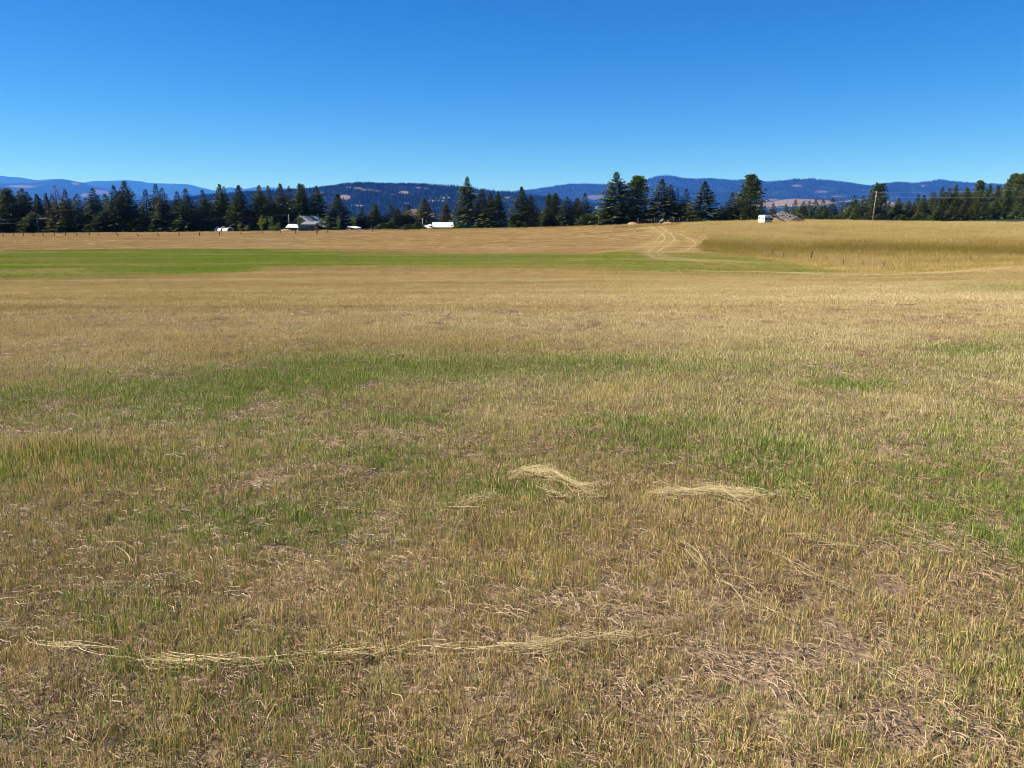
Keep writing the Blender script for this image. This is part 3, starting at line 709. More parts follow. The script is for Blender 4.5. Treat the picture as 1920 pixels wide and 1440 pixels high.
def forest_on(key, n, hmin, hmax, top_bias=1.0, seed=5):
    X, Y, Z, cl, nrow = HILL_GRIDS[key]; r = np.random.default_rng(seed)
    i = (r.random(n) ** top_bias * (nrow - 1.001)); j = r.random(n) * (X.shape[1] - 1.001)
    ii, jj = i.astype(int), j.astype(int); a, b = i - ii, j - jj
    def g(M): return (M[ii, jj] * (1 - b) + M[ii, jj + 1] * b) * (1 - a) + (M[ii + 1, jj] * (1 - b) + M[ii + 1, jj + 1] * b) * a
    c = g(cl); keep = r.random(n) > np.clip((c - .2) * 3, 0.02, .985)
    x, y, z = g(X)[keep], g(Y)[keep], g(Z)[keep]; h = r.uniform(hmin, hmax, len(x)) * (1 - .45 * r.random(len(x)) ** 3)
    return x, y, z, h
fx, fy, fz, fh = [np.concatenate(q) for q in zip(
    forest_on('middle', 26000, 13, 24, .8, 5), forest_on('centre', 16000, 22, 38, .55, 6), forest_on('right', 16000, 22, 38, .55, 7), forest_on('low_right', 3200, 14, 24, 1, 8), forest_on('bare', 260, 7, 13, 1, 9))]
vr = np.random.default_rng(77); vy = np.sqrt(vr.uniform(560 ** 2, 3200 ** 2, 9000)); vx = vy * vr.uniform(-.72, .72, 9000)
keep = fbm(vx / 120, vy / 120, 3, 91) > .44; vx, vy = vx[keep], vy[keep]; vh = vr.uniform(8, 17, len(vx))
fx, fy, fz, fh = np.concatenate([fx, vx]), np.concatenate([fy, vy]), np.concatenate([fz, ground(vx, vy, False)]), np.concatenate([fh, vh])
scatter('distant_forest', (FARC, 4), fx, fy, fz - .5, np.stack([fh * 1.05, fh * 1.05, fh], -1), np.zeros(len(fx)), np.zeros(len(fx)))

# ------------------------------------------------------------------ air
ZLO, ZHI = -120.0, float(max(g[2].max() for g in HILL_GRIDS.values())) + 30
mb = MB(); mb.box((0, 0, (ZLO + ZHI) / 2), (90000, 90000, ZHI - ZLO))
hz, N, L, out = new_mat('haze_air')
pv = N.new('ShaderNodeVolumePrincipled'); pv.inputs['Color'].default_value = (0.045, 0.22, 1.0, 1); pv.inputs['Absorption Color'].default_value = (1, 1, 1, 1)
pv.inputs['Density'].default_value = 4.2e-5; pv.inputs['Anisotropy'].default_value = 0.0
L.new(pv.outputs[0], out.inputs['Volume'])
mb.obj('haze', hz, kind='stuff')

# ------------------------------------------------------------------ trees
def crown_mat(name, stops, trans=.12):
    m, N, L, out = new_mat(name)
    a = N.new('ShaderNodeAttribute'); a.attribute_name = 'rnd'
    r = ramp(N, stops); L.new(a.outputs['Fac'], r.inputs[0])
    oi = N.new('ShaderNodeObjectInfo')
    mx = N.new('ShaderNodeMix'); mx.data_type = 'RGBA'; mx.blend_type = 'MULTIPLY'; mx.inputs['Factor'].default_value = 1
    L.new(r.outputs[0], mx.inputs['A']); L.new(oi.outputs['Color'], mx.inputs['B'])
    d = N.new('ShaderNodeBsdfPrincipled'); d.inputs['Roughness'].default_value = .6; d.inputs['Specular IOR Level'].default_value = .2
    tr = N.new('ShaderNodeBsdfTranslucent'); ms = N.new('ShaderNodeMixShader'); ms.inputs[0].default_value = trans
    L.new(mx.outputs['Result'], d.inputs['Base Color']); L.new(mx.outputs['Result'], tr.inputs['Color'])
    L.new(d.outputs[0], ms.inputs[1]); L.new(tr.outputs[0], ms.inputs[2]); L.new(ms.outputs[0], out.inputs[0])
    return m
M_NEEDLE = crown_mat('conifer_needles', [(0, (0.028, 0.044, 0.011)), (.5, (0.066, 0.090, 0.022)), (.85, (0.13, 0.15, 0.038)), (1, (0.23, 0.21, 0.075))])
M_LEAF = crown_mat('broad_leaves', [(0, (0.06, 0.11, 0.012)), (.5, (0.13, 0.21, 0.025)), (1, (0.26, 0.33, 0.07))], .35)
M_BARK = plain('conifer_bark', (0.05, 0.033, 0.024), (0.13, 0.085, 0.06), scale=2.5, rough=.95, stretch=(3, 3, .6), bump=.6, spec=.1)

def kites(P, D, ln, wd, r):
    """flat sprays: kite quads from P along D, random roll"""
    D = D / np.linalg.norm(D, axis=1, keepdims=True)
    up = r.normal(0, 1, P.shape) * .55 + np.array([0, 0, 1.0]); S = np.cross(D, up); S /= np.linalg.norm(S, axis=1, keepdims=True) + 1e-9
    ln = ln[:, None]; wd = wd[:, None]
    V = np.stack([P, P + D * ln * .55 + S * wd * .5, P + D * ln + np.array([0, 0, -.06]) * ln, P + D * ln * .55 - S * wd * .5], 1)
    return V.reshape(-1, 3)

H0 = 16.0
def conifer_meshes(seed, R=3.0, pw=.8, start=.03, gap=.34, nb=10, droop=(-18, 32), ragged=.25, spray=.62, lean=.0, pine=False, twin=False, belly=0.0):
    r = np.random.default_rng(seed); P, D, Ln, Wd, Rn = [], [], [], [], []
    az_gap = r.uniform(0, 2 * math.pi, 3)
    h = H0 * start
    while h < H0 * .985:
        t = (h / H0 - start) / (1 - start)
        prof = (1 - t) ** pw if not pine else np.sqrt(max(1e-3, 1 - ((t - .30) / .70) ** 2)) * (.72 if t < .3 else 1) * (1 - .25 * t)
        prof *= 1 + belly * math.sin(math.pi * t)
        Lm = R * prof * r.uniform(1 - ragged * .5, 1 + ragged * .3)
        n = max(3, int(nb * r.uniform(.7, 1.25) * (1 - .3 * t)))
        a0 = r.uniform(0, 6.28)
        for k in range(n):
            a = a0 + k * 6.283 / n + r.normal(0, .22)
            L_ = Lm * r.uniform(1 - ragged, 1.08) * (.72 if any(abs(math.atan2(math.sin(a - g), math.cos(a - g))) < .3 for g in az_gap) and r.random() < .6 else 1)
            L_ = max(L_, .22)
            el = math.radians(droop[0] + (droop[1] - droop[0]) * t + r.normal(0, 7))
            d = np.array([math.cos(a) * math.cos(el), math.sin(a) * math.cos(el), math.sin(el)])
            side = np.array([-math.sin(a), math.cos(a), 0])
            root = np.array([lean * t * t * 2, 0, h + r.normal(0, .08)])
            if pine:
                for s0 in ((.35, .66, .95) if L_ > 1.6 else (.5, .9)):
                    c = root + d * L_ * s0 + np.array([0, 0, .15 * L_ * s0 * s0]); m = int(13 * r.uniform(.7, 1.2)); cr = .48 * r.uniform(.7, 1.25) * (1 if L_ > 1 else .6)
                    dd = r.normal(0, 1, (m, 3)); dd[:, 2] = np.abs(dd[:, 2]) * .8 - .15; dd += d * .6; dd /= np.linalg.norm(dd, axis=1, keepdims=True)
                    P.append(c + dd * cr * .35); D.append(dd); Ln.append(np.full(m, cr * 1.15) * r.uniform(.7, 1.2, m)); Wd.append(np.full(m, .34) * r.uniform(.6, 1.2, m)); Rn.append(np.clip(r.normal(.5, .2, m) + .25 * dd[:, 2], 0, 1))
            else:
                m = max(2, int(L_ / (spray * .46)))
                s = (np.arange(m) + r.uniform(.2, .8, m)) / m; s = .18 + .86 * s
                for sd in (-1, 0, 1):
                    if sd == 0: dirs = np.tile(d + np.array([0, 0, -.12]), (m, 1))
                    else: dirs = d * .75 + side * sd * .75 + np.array([0, 0, -.22]) + r.normal(0, .13, (m, 3))
                    p = root + d * (L_ * s)[:, None] + np.array([0, 0, -.055 * L_]) * (s ** 2)[:, None] + side * sd * .05
                    ll = spray * (1.05 - .45 * s if sd else 1.0 + 0 * s) * r.uniform(.7, 1.25, m) * min(1, .45 + L_ / R * .75)
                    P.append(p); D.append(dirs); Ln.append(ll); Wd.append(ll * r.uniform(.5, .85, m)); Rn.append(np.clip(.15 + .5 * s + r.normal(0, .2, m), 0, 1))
        h += gap * r.uniform(.75, 1.3) * (1 - .35 * t) * (1.55 if pine else 1)
    m = 14; hh = np.linspace(H0 * .93, H0 * .995, m); a = r.uniform(0, 6.28, m)      # leading shoot
    P.append(np.stack([np.full(m, lean * 2), 0 * hh, hh], -1)); D.append(np.stack([np.cos(a) * .7, np.sin(a) * .7, np.full(m, .8)], -1)); Ln.append(np.linspace(.5, .25, m)); Wd.append(np.full(m, .14)); Rn.append(r.random(m))
    P, D, Ln, Wd, Rn = np.vstack(P), np.vstack(D), np.concatenate(Ln), np.concatenate(Wd), np.concatenate(Rn)
    V = kites(P, D, Ln, Wd, r); n = len(P)
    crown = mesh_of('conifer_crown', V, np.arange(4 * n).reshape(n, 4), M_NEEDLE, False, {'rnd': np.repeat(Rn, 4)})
    mb = MB(); mb.tube([(lean * 2 * q * q, 0, H0 * q * .97 - .25 * (q == 0)) for q in (0, .06, .25, .5, .75, 1)], [.30, .24, .19, .13, .07, .012], 7)
    return crown, mb.mesh('conifer_trunk', M_BARK, True)

KINDS = {
    'fir':    [conifer_meshes(100 + k, R=4.3, pw=.86, ragged=.28) for k in range(3)],
    'narrow': [conifer_meshes(200 + k, R=3.3, pw=.8, ragged=.3, droop=(-24, 26)) for k in range(3)],
    'broad':  [conifer_meshes(300 + k, R=5.5, pw=.86, ragged=.30, nb=11, droop=(-14, 38), spray=.75, belly=.12) for k in range(3)],
    'full':   [conifer_meshes(400 + k, R=5.2, pw=.55, ragged=.35, nb=11, droop=(-8, 40), spray=.75) for k in range(3)],
    'pine':   [conifer_meshes(500 + k, R=3.9, start=.10, ragged=.38, nb=9, droop=(-4, 50), pine=True) for k in range(3)],
    'gappy':  [conifer_meshes(600 + k, R=3.7, pw=.75, ragged=.5, gap=.55, nb=6, droop=(-22, 22)) for k in range(2)],
}
_cnt = {}
def conifer(kind, u, vtop, Y, label, group=None, width=1.0, tint=(1, 1, 1), sink=.15):
    """a conifer whose top is seen at photo pixel (u, vtop), standing at depth Y"""
    top = at(u, vtop, Y); zb = gz(top.x, top.y) - sink; Ht = max(top.z - zb, 1.5)
    k = _cnt.get(kind, 0); _cnt[kind] = k + 1
    crown, trunk = KINDS[kind][k % len(KINDS[kind])]
    e = thing('conifer_tree', (top.x, top.y, zb), label, 'tree', group, rz=random.uniform(0, 6.28))
    s = Ht / H0; w = 1.38 * width * (s * .55 + .45 * (random.uniform(.92, 1.08)))
    e.scale = (w, w, s)
    link('trunk', trunk, e); c = link('crown', crown, e)
    f = random.uniform(.85, 1.15); c.color = (tint[0] * f, tint[1] * f, tint[2] * f, 1)
    return e

BROWN = (1.8, 1.1, .85); OLIVE = (1.7, 1.25, .75); YG = (1.3, 1.2, .8)
LW = 'conifers of the wood on the left'
PACKED = []
def where(u, marks):
    for (lim, txt) in marks:
        if u < lim: return txt
    return marks[-1][1]
MARK_L = [(30, 'at the very left edge of the photo'), (95, 'behind the grey pole at left'), (135, 'beside the reddish brown conifer'), (195, 'left of the tallest left-wood spire'), (255, 'around the tallest left-wood spire'), (315, 'beside the blue-grey rounded-tip conifer'), (365, 'under the rounded far blue peak'), (440, 'behind the white hoop tunnel'), (482, 'just right of the white hoop tunnel'), (532, 'behind the yellow-green young tree'), (999, 'behind the blue-roofed barn')]
MARK_M = [(690, 'directly right of the open shed'), (722, 'behind the pale green tarp'), (745, 'just right of the pale green tarp'), (768, 'halfway from green tarp to olive conifer'), (800, 'beside the olive conifer'), (950, 'in the clump right of the long white-roofed barn'), (1000, 'below the thin-spired conifer with orange skirt'), (1050, 'below the flat-topped conifer pair'), (1110, 'at the left side of the wide blue gap'), (1128, 'in the middle of the wide blue gap'), (1180, 'under the biggest conifer'), (1230, 'under the lighter clumpy pine'), (1300, 'behind the rail fence'), (9999, 'beside the big pine left of the trailer')]
MARK_R = [(1510, 'behind the collapsed shed'), (1556, 'right of the collapsed shed'), (1608, 'behind the broken leaning post'), (1665, 'behind the tall utility pole'), (1710, 'in the dip right of the utility pole'), (1760, 'where the right wood starts to climb'), (1800, 'near the reddish tip of the right wood'), (1850, 'below the forked pine tip'), (1890, 'in the saddle of the right wood'), (9999, 'at the right edge of the photo')]
def packed(e, u, stem, marks):
    e['label'] = stem + ' ' + where(u, marks); PACKED.append((u, e))
# left wood, front row, from the left edge of the photograph
for (kd, u, v, Y, w, tn, lab) in [
    ('full', 12, 352, 262, 1.0, (1, 1, 1), 'broad round-topped conifer at the very left edge of the photo'),
    ('fir', 40, 352, 266, 1.1, (1.05, 1.1, .9), 'dense conifer just left of the grey pole at the left edge'),
    ('narrow', 68, 363, 285, 1.0, (1, 1, 1), 'short slim conifer directly behind the grey pole at the left'),
    ('narrow', 85, 361, 290, .9, (1, 1, 1), 'thin dark conifer in the dip between grey pole and reddish conifer'),
    ('gappy', 102, 346, 258, 1.15, BROWN, 'reddish brown thin conifer right of the grey pole, half dying'),
    ('fir', 121, 355, 262, 1.0, (1, 1, 1), 'dark conifer touching the right side of the reddish brown conifer'),
    ('narrow', 143, 362, 280, 1.1, (1, 1, 1), 'low dark conifer in the gap left of the two tall left-wood spires'),
    ('fir', 173, 352, 262, 1.1, (1, 1.05, .95), 'medium conifer with bare orange hillside seen just right of its tip'),
    ('fir', 212, 347, 258, 1.1, (1, 1, 1), 'left one of the two tall dark conifers that overlap in the left wood'),
    ('broad', 232, 339, 264, .95, (1, 1, 1), 'tallest conifer of the left wood, jagged spire above the blue ridge'),
    ('narrow', 272, 355, 262, 1.2, (1, 1, 1), 'slender pointed conifer standing right after the tallest left-wood spire'),
    ('fir', 291, 345, 272, 1.0, (.95, 1.05, 1.15), 'blue-grey conifer with a soft rounded tip, left of a dark twin'),
    ('fir', 303, 352, 259, 1.1, (1, 1, 1), 'dark conifer twinned in front of the blue-grey rounded-tip conifer'),
    ('narrow', 331, 358, 262, 1.1, (1, 1, 1), 'narrow spire conifer left of a wider one, below the far blue peak'),
    ('fir', 347, 353, 258, 1.15, (1, 1, 1), 'wide-skirted conifer directly under the rounded far blue peak'),
    ('fir', 379, 356, 262, 1.05, (1, 1, 1), 'conifer standing alone between two gaps, left of the white hoop tunnel'),
    ('broad', 411, 345, 265, .75, (1, 1, 1), 'tall conifer with a ragged bent tip right above the white hoop tunnel'),
    ('fir', 419, 349, 272, 1.0, (1, 1, 1), 'conifer joined to the right flank of the bent-tip conifer'),
    ('broad', 447, 347, 262, .85, (1, 1, 1), 'symmetrical conifer standing free just right of the white hoop tunnel'),
    ('broad', 485, 347, 264, .8, (1, 1.05, .95), 'tall conifer right behind the yellow-green young tree'),
    ('narrow', 502, 347, 274, 1.0, (1, 1, 1), 'slim spire conifer overlapping the tree behind the yellow-green young tree'),
    ('broad', 525, 344, 266, .8, (.95, .95, 1), 'dark tall conifer left of the grey pole beside the barn'),
    ('narrow', 541, 348, 278, 1.0, (1, 1, 1), 'thin spire conifer rising straight above the grey pole beside the barn'),
    ('broad', 561, 344, 272, .82, (.95, 1, 1), 'left tip of the twin dark conifers behind the blue-roofed barn'),
    ('fir', 567, 345, 276, 1.0, (1, 1, 1), 'right tip of the twin dark conifers behind the blue-roofed barn'),
    ('broad', 593, 348, 276, .82, (1, 1.05, 1.05), 'conifer with light needles above the right end of the blue barn roof'),
    ('broad', 632, 363, 266, 1.0, (1, 1, 1), 'wide conifer standing between the barn and the white-roofed open shed')]:
    conifer(kd, u, v, Y, lab, LW, w, tn)
# fillers of the left wood: second and third rows, and low boughs along the edge
rr = random.Random(3)
skyline = [(0, 356), (40, 360), (90, 368), (150, 372), (200, 366), (240, 358), (262, 384), (290, 360), (318, 382), (347, 372), (365, 392), (382, 370), (398, 392), (415, 362), (433, 394), (447, 366), (466, 396), (487, 362), (512, 372), (535, 362), (562, 360), (580, 384), (594, 366), (606, 398)]
su, sv = [p[0] for p in skyline], [p[1] for p in skyline]
for k in range(76):
    u = -70 + 680 * (k + rr.uniform(.1, .9)) / 76; v = float(np.interp(u, su, sv)) + rr.uniform(-5, 9)
    kd = rr.choice(['fir', 'narrow', 'fir', 'fir', 'gappy']); Yk = rr.uniform(282, 318); packed(conifer(kd, u, v, Yk, 'x', 'conifers packed inside the left wood', rr.uniform(.9, 1.25), (.95, 1, 1)), u, ('slim' if kd == 'narrow' else 'sparse' if kd == 'gappy' else 'full') + ' dark conifer in the ' + ('second' if Yk < 300 else 'back') + ' row', MARK_L)
for k in range(26):
    u = -40 + 420 * (k + rr.uniform(0, 1)) / 26
    kd = rr.choice(['fir', 'full']); yg = rr.random() < .4; packed(conifer(kd, u, rr.uniform(396, 412), rr.uniform(256, 262), 'x', 'young conifers at the foot of the left wood', rr.uniform(1.0, 1.4), YG if yg else (1, 1, 1)), u, ('young ' + ('pointed ' if kd == 'fir' else 'rounded ') + ('yellowish' if yg else 'dark') + ' low conifer'), MARK_L)

# middle trees
MG = 'conifers along the middle of the field edge'
for (kd, u, v, Y, w, tn, lab) in [
    ('fir', 678, 389, 268, 1.2, (.9, .9, .9), 'small dark conifer directly behind the white-roofed open shed'),
    ('full', 702, 383, 272, .62, (1, 1, 1), 'leftmost of the low bushy conifers in front of the forested hill'),
    ('fir', 703, 386, 268, 1.3, (1.1, 1.1, .9), 'dense low conifer just above the pale green tarp'),
    ('fir', 733, 384, 270, 1.35, (1, 1, 1), 'bushy conifer midway between green tarp and olive conifer, left tip'),
    ('full', 745, 391, 274, .62, (1, 1, 1), 'lower rounded conifer in the clump left of the olive conifer'),
    ('fir', 765, 383, 272, 1.35, (1, 1, 1), 'pointed conifer right beside the olive conifer, on its left'),
    ('broad', 795, 371, 282, .95, OLIVE, 'olive tinted conifer behind the thin pole left of the white-roofed barn'),
    ('full', 836, 382, 296, .75, (1.9, 1.15, .85), 'brown rusty bushy conifer behind the white-roofed barn'),
    ('broad', 876, 331, 262, .82, (1, 1.1, 1), 'tall pointed conifer right of the white-roofed barn, tallest in the middle'),
    ('fir', 903, 353, 260, 1.25, (1, 1, 1), 'second tallest conifer of the middle clump, just right of the tall one'),
    ('broad', 919, 361, 258, .85, (1, 1, 1), 'bushy conifer filling the middle of the centre clump'),
    ('full', 934, 363, 262, .68, (1, 1, 1), 'round-shouldered conifer at the right end of the centre clump'),
    ('broad', 978, 350, 258, .85, (1, 1.05, .9), 'conifer with a thin spire and wide orange-tinged skirt left of centre hollow'),
    ('full', 995, 367, 256, .62, (1, 1, 1), 'blunt conifer leaning on the thin-spired conifer from the right'),
    ('full', 1030, 363, 262, .68, (1, 1, 1), 'left half of the wide flat-topped conifer pair in the middle'),
    ('full', 1042, 362, 260, .68, (1, 1, 1), 'right half of the wide flat-topped conifer pair in the middle'),
    ('fir', 1063, 368, 258, 1.2, (1.1, 1.1, 1), 'lighter conifer with bare side twigs, right of the flat-topped pair'),
    ('full', 1083, 371, 258, .62, (1, 1, 1), 'low bushy conifer left of the last spire before the blue gap'),
    ('fir', 1097, 362, 256, 1.05, (1, 1, 1), 'last pointed conifer left of the wide blue gap'),
    ('broad', 1156, 322, 240, 1.15, (.95, 1, .95), 'biggest conifer of the scene, wide skirted pyramid against the sky'),
    ('pine', 1196, 332, 242, 1.1, (1, 1.1, 1), 'pine with a lighter clumpy crown right of the biggest conifer'),
    ('broad', 1242, 335, 238, .98, (1.15, 1, .85), 'broad conifer with one rusty side, behind the leaning fence poles'),
    ('fir', 1258, 345, 240, 1.2, (1, 1, 1), 'left one of the two conifers crowded against the rusty-sided conifer'),
    ('gappy', 1271, 351, 240, 1.05, (1, 1, 1), 'ragged thin-topped conifer before the small narrow one'),
    ('fir', 1287, 354, 238, .95, (1, 1, 1), 'small narrow conifer standing just left of a gap of blue hills'),
    ('broad', 1322, 340, 232, .95, (1, 1, 1), 'conifer with up-curved branches standing alone between two blue gaps'),
    ('fir', 1374, 361, 232, 1.3, (1.1, 1.1, 1), 'shorter pale conifer leaning on the left of the big pine'),
    ('fir', 1391, 355, 236, 1.1, (.9, .9, .9), 'dark conifer tucked in between the pale conifer and the big pine'),
    ('pine', 1410, 330, 228, 1.1, (1, 1.05, .85), 'big tall pine with clumpy rounded crown left of the white trailer'),
    ('fir', 1428, 383, 232, 1.2, OLIVE, 'small yellowish conifer directly behind the white trailer'),
    ('fir', 1450, 380, 300, 1.0, (1, 1, 1), 'small lone conifer seen between white trailer and collapsed shed')]:
    conifer(kd, u, v, Y, lab, MG, w, tn)
for k in range(34):
    g0 = rr.choice([(655, 780), (655, 780), (850, 945), (955, 1105), (955, 1105), (1130, 1290), (1130, 1290), (1350, 1432)])
    u = rr.uniform(*g0); v = {655: 404, 850: 385, 955: 390, 1130: 388, 1350: 388}[g0[0]] + rr.uniform(-6, 12)
    kd = rr.choice(['fir', 'full', 'fir']); packed(conifer(kd, u, v, rr.uniform(264, 300) if u < 1120 else rr.uniform(240, 262), 'x', 'low conifers between the taller ones in the middle', rr.uniform(.8, 1.2), (1, 1, 1)), u, 'low dark ' + ('pointed' if kd == 'fir' else 'rounded') + ' conifer', MARK_M)
for k in range(16):
    u = rr.choice([rr.uniform(1098, 1150), rr.uniform(1100, 1130), rr.uniform(700, 790)])
    packed(conifer('full', u, rr.uniform(400, 410) if u > 900 else rr.uniform(415, 421), rr.uniform(244, 256), 'x', 'shrubby little conifers at the field edge', .9, (1.2, 1.3, .9)), u, 'shrubby small field-edge conifer', MARK_M)

# right wood, front row, along its rising skyline
RG = 'conifers of the wood on the right'
for (kd, u, v, Y, w, tn, lab) in [
    ('fir', 1474, 382, 330, 1.0, (1.1, 1.1, .9), 'first conifer of the right wood, above the peak of the collapsed shed roof'),
    ('narrow', 1492, 374, 335, 1.2, (1, 1, 1), 'spire conifer above the right half of the collapsed shed'),
    ('fir', 1507, 377, 330, 1.2, (1.1, 1.1, .9), 'wide conifer above the dark end of the collapsed shed'),
    ('narrow', 1518, 376, 338, 1.1, (1, 1, 1), 'thin-tipped conifer just beyond the dark end of the collapsed shed'),
    ('fir', 1530, 372, 332, 1.1, (1, 1, 1), 'left one of a close pair of conifers before a blue gap in the right wood'),
    ('fir', 1544, 374, 328, 1.15, (1, 1, 1), 'right one of a close pair of conifers before a blue gap in the right wood'),
    ('narrow', 1561, 371, 332, 1.3, (.9, .95, 1), 'dark straight conifer standing free after the blue gap'),
    ('gappy', 1580, 368, 330, 1.1, (1.2, 1.2, 1.0), 'pale thin-needled conifer left of the leaning broken post'),
    ('fir', 1602, 366, 322, 1.2, (1, 1, 1), 'sharp-tipped conifer behind the leaning broken post'),
    ('fir', 1619, 366, 318, 1.25, YG, 'dense conifer just left of the wooden utility pole'),
    ('pine', 1649, 346, 312, 1.05, (.95, 1, 1), 'pine with drooping open top right behind the wooden utility pole'),
    ('fir', 1668, 378, 322, 1.1, (1, 1, 1), 'short conifer in the dip right of the utility pole'),
    ('broad', 1686, 370, 316, .8, YG, 'yellowish broad conifer standing after the dip right of the utility pole'),
    ('fir', 1705, 375, 320, 1.2, (1, 1, 1), 'low dark conifer between the yellowish broad one and a pair of tips'),
    ('fir', 1722, 364, 322, 1.1, (1, 1, 1), 'left tip of the pair where the right wood starts to climb'),
    ('fir', 1733, 365, 316, 1.2, YG, 'right tip of the pair where the right wood starts to climb'),
    ('fir', 1752, 360, 322, 1.2, (1, 1, 1), 'conifer under the lower power line where the right wood climbs'),
    ('narrow', 1767, 351, 326, 1.2, (1, 1, 1), 'dark pointed tip that reaches the lower power line'),
    ('fir', 1781, 352, 320, 1.2, (1.2, 1, .8), 'brownish conifer right of the tip that reaches the lower power line'),
    ('fir', 1793, 347, 324, 1.2, (1.35, .95, .75), 'reddish tip standing between the two power lines'),
    ('fir', 1812, 350, 318, 1.2, YG, 'broad green conifer beside the reddish tip in the right wood'),
    ('gappy', 1831, 342, 326, 1.1, (1, 1, 1), 'ragged conifer crossing the upper power line, left of a forked tip'),
    ('pine', 1839, 340, 330, .7, (1, 1, 1), 'forked pine tip sticking above the upper power line'),
    ('fir', 1857, 345, 322, 1.2, YG, 'rounded conifer in the saddle after the forked pine tip'),
    ('fir', 1872, 347, 318, 1.3, (1, 1, 1), 'conifer in the low saddle before the tall right-edge pines'),
    ('fir', 1887, 343, 326, 1.2, (1, 1, 1), 'conifer leaning on the tall pine at the right edge'),
    ('pine', 1903, 328, 322, 1.0, (1, 1, 1), 'tallest pine at the right edge of the photo, open crown'),
    ('pine', 1919, 329, 318, 1.1, (1.05, 1.1, .9), 'bushy pine cut off by the right edge of the photo')]:
    conifer(kd, u, v, Y, lab, RG, w, tuple(q * 1.35 for q in tn))
su = [1450, 1500, 1548, 1556, 1590, 1640, 1665, 1700, 1740, 1780, 1830, 1870, 1900, 1960, 2050]
sv = [396, 386, 382, 398, 376, 372, 380, 374, 362, 353, 346, 347, 338, 332, 326]
for k in range(96):
    row = k % 3; u = 1462 + 560 * ((k // 3) + rr.uniform(.05, .95)) / 32
    v = float(np.interp(u, su, sv)) + (-3, 10, 26)[row] + rr.uniform(0, 8); Y = (rr.uniform(328, 350), rr.uniform(312, 322), rr.uniform(300, 310))[row]
    kd = rr.choice(['fir', 'broad', 'fir', 'gappy', 'fir']) if v < 395 else rr.choice(['fir', 'full']); tn = rr.choice([(1.5, 1.5, 1.15), (1.75, 1.6, 1.05), (1.7, 1.4, 1.1), (1.3, 1.4, 1.3)])
    e_ = conifer(kd, u, min(v, 402), Y, 'x', 'conifers packed inside the right wood', rr.uniform(.8, 1.15), tn)
    packed(e_, u, ('tall', 'mid-height', 'low')[row] + (' sparse' if kd == 'gappy' else ' broad' if kd in ('broad', 'full') else '') + (' yellowish' if tn[0] == 1.75 else ' brownish' if tn[0] == 1.7 else ' dark green') + (' back-row', ' middle-row', ' front-row')[row] + ' conifer', MARK_R)

by = {}
for (u, e_) in PACKED: by.setdefault(e_['label'], []).append((u, e_))
for lab, L_ in by.items():
    L_.sort(key=lambda q: q[0])
    if len(L_) in (2, 3, 4):
        for q, (u, e_) in zip({2: ('left', 'right'), 3: ('left', 'middle', 'right'), 4: ('leftmost', 'second', 'third', 'rightmost')}[len(L_)], L_): e_['label'] = q + ' ' + lab

# broad-leaved young trees and shrubs near the farm
def leafy_meshes(seed, H=5.0, R=1.1, n=520, leaf=.22, columnar=1.0):
    r = np.random.default_rng(seed); mb = MB(); P = []
    mb.tube([(0, 0, -.2), (.03, 0, H * .3), (-.04, .05, H * .6), (0, 0, H * .95)], [.07, .06, .04, .012], 6)
    for k in range(16):
        h = H * r.uniform(.12, .85); a = r.uniform(0, 6.28); L_ = R * (1 - (h / H - .3) ** 2 * 1.2) * r.uniform(.6, 1.1)
        e = (math.cos(a) * L_, math.sin(a) * L_, h + L_ * .8 * columnar); mb.tube([(0, 0, h), tuple(.5 * q for q in (e[0], e[1], 2 * h * .5 + e[2])), e] if False else [(0, 0, h), e], [.025, .008], 4)
        m = n // 16; t = r.uniform(.25, 1.1, m)[:, None]
        P.append(np.array([0, 0, h]) * (1 - t) + np.array(e) * t + r.normal(0, .17 * R, (m, 3)))
    P = np.vstack(P); D = r.normal(0, 1, P.shape); D[:, 2] -= .2
    ln = leaf * r.uniform(.6, 1.3, len(P)); V = kites(P, D, ln, ln * .7, r); k = len(P)
    return mesh_of('leafy_crown', V, np.arange(4 * k).reshape(k, 4), M_LEAF, False, {'rnd': np.repeat(r.random(k), 4)}), mb.mesh('leafy_stem', M_BARK, True)
LEAFY = [leafy_meshes(700 + k, n=(620, 520, 560)[k]) for k in range(3)]
def leafy(name, cat, u, vtop, Y, label, width=1.0, tint=(1, 1, 1), group=None, vbase=None):
    top = at(u, vtop, Y); zb = gz(top.x, top.y) - .05
    if vbase: zb = max(zb, at(u, vbase, Y).z - .3)
    Ht = max(top.z - zb, .6); k = _cnt.get('leafy', 0); _cnt['leafy'] = k + 1; c, t = LEAFY[k % 3]
    e = thing(name, (top.x, top.y, zb), label, cat, group, rr.uniform(0, 6)); s = Ht / 5.0; e.scale = (s * width, s * width, s)
    link('trunk' if cat == 'tree' else 'stem', t, e); q = link('crown' if cat == 'tree' else 'foliage', c, e); q.color = (*tint, 1)
leafy('young_tree', 'tree', 490, 402, 252, 'yellow-green young tree, rounded column, left of the barn at the fence', 1.0, (1.5, 1.15, .5))
leafy('young_tree', 'tree', 507, 406, 251, 'fresh green narrow young tree, pointed, between yellow-green tree and barn', .95, (1, 1.05, .8))
leafy('shrub', 'shrub', 520, 416, 250, 'small green shrub right of the pointed young tree, near the white lean-to', 1.5, (.9, .85, .7))
leafy('shrub', 'shrub', 513, 421, 249, 'lowest round shrub at the feet of the pointed young tree', 1.7, (.8, .85, .7))
leafy('shrub', 'shrub', 449, 417, 252, 'pale thin shrub just right of the white hoop tunnel', 1.1, (.9, .75, .7))
leafy('shrub', 'shrub', 462, 421, 251, 'dry yellowish shrub between hoop tunnel and yellow-green young tree', 1.8, (1.2, .75, .5))
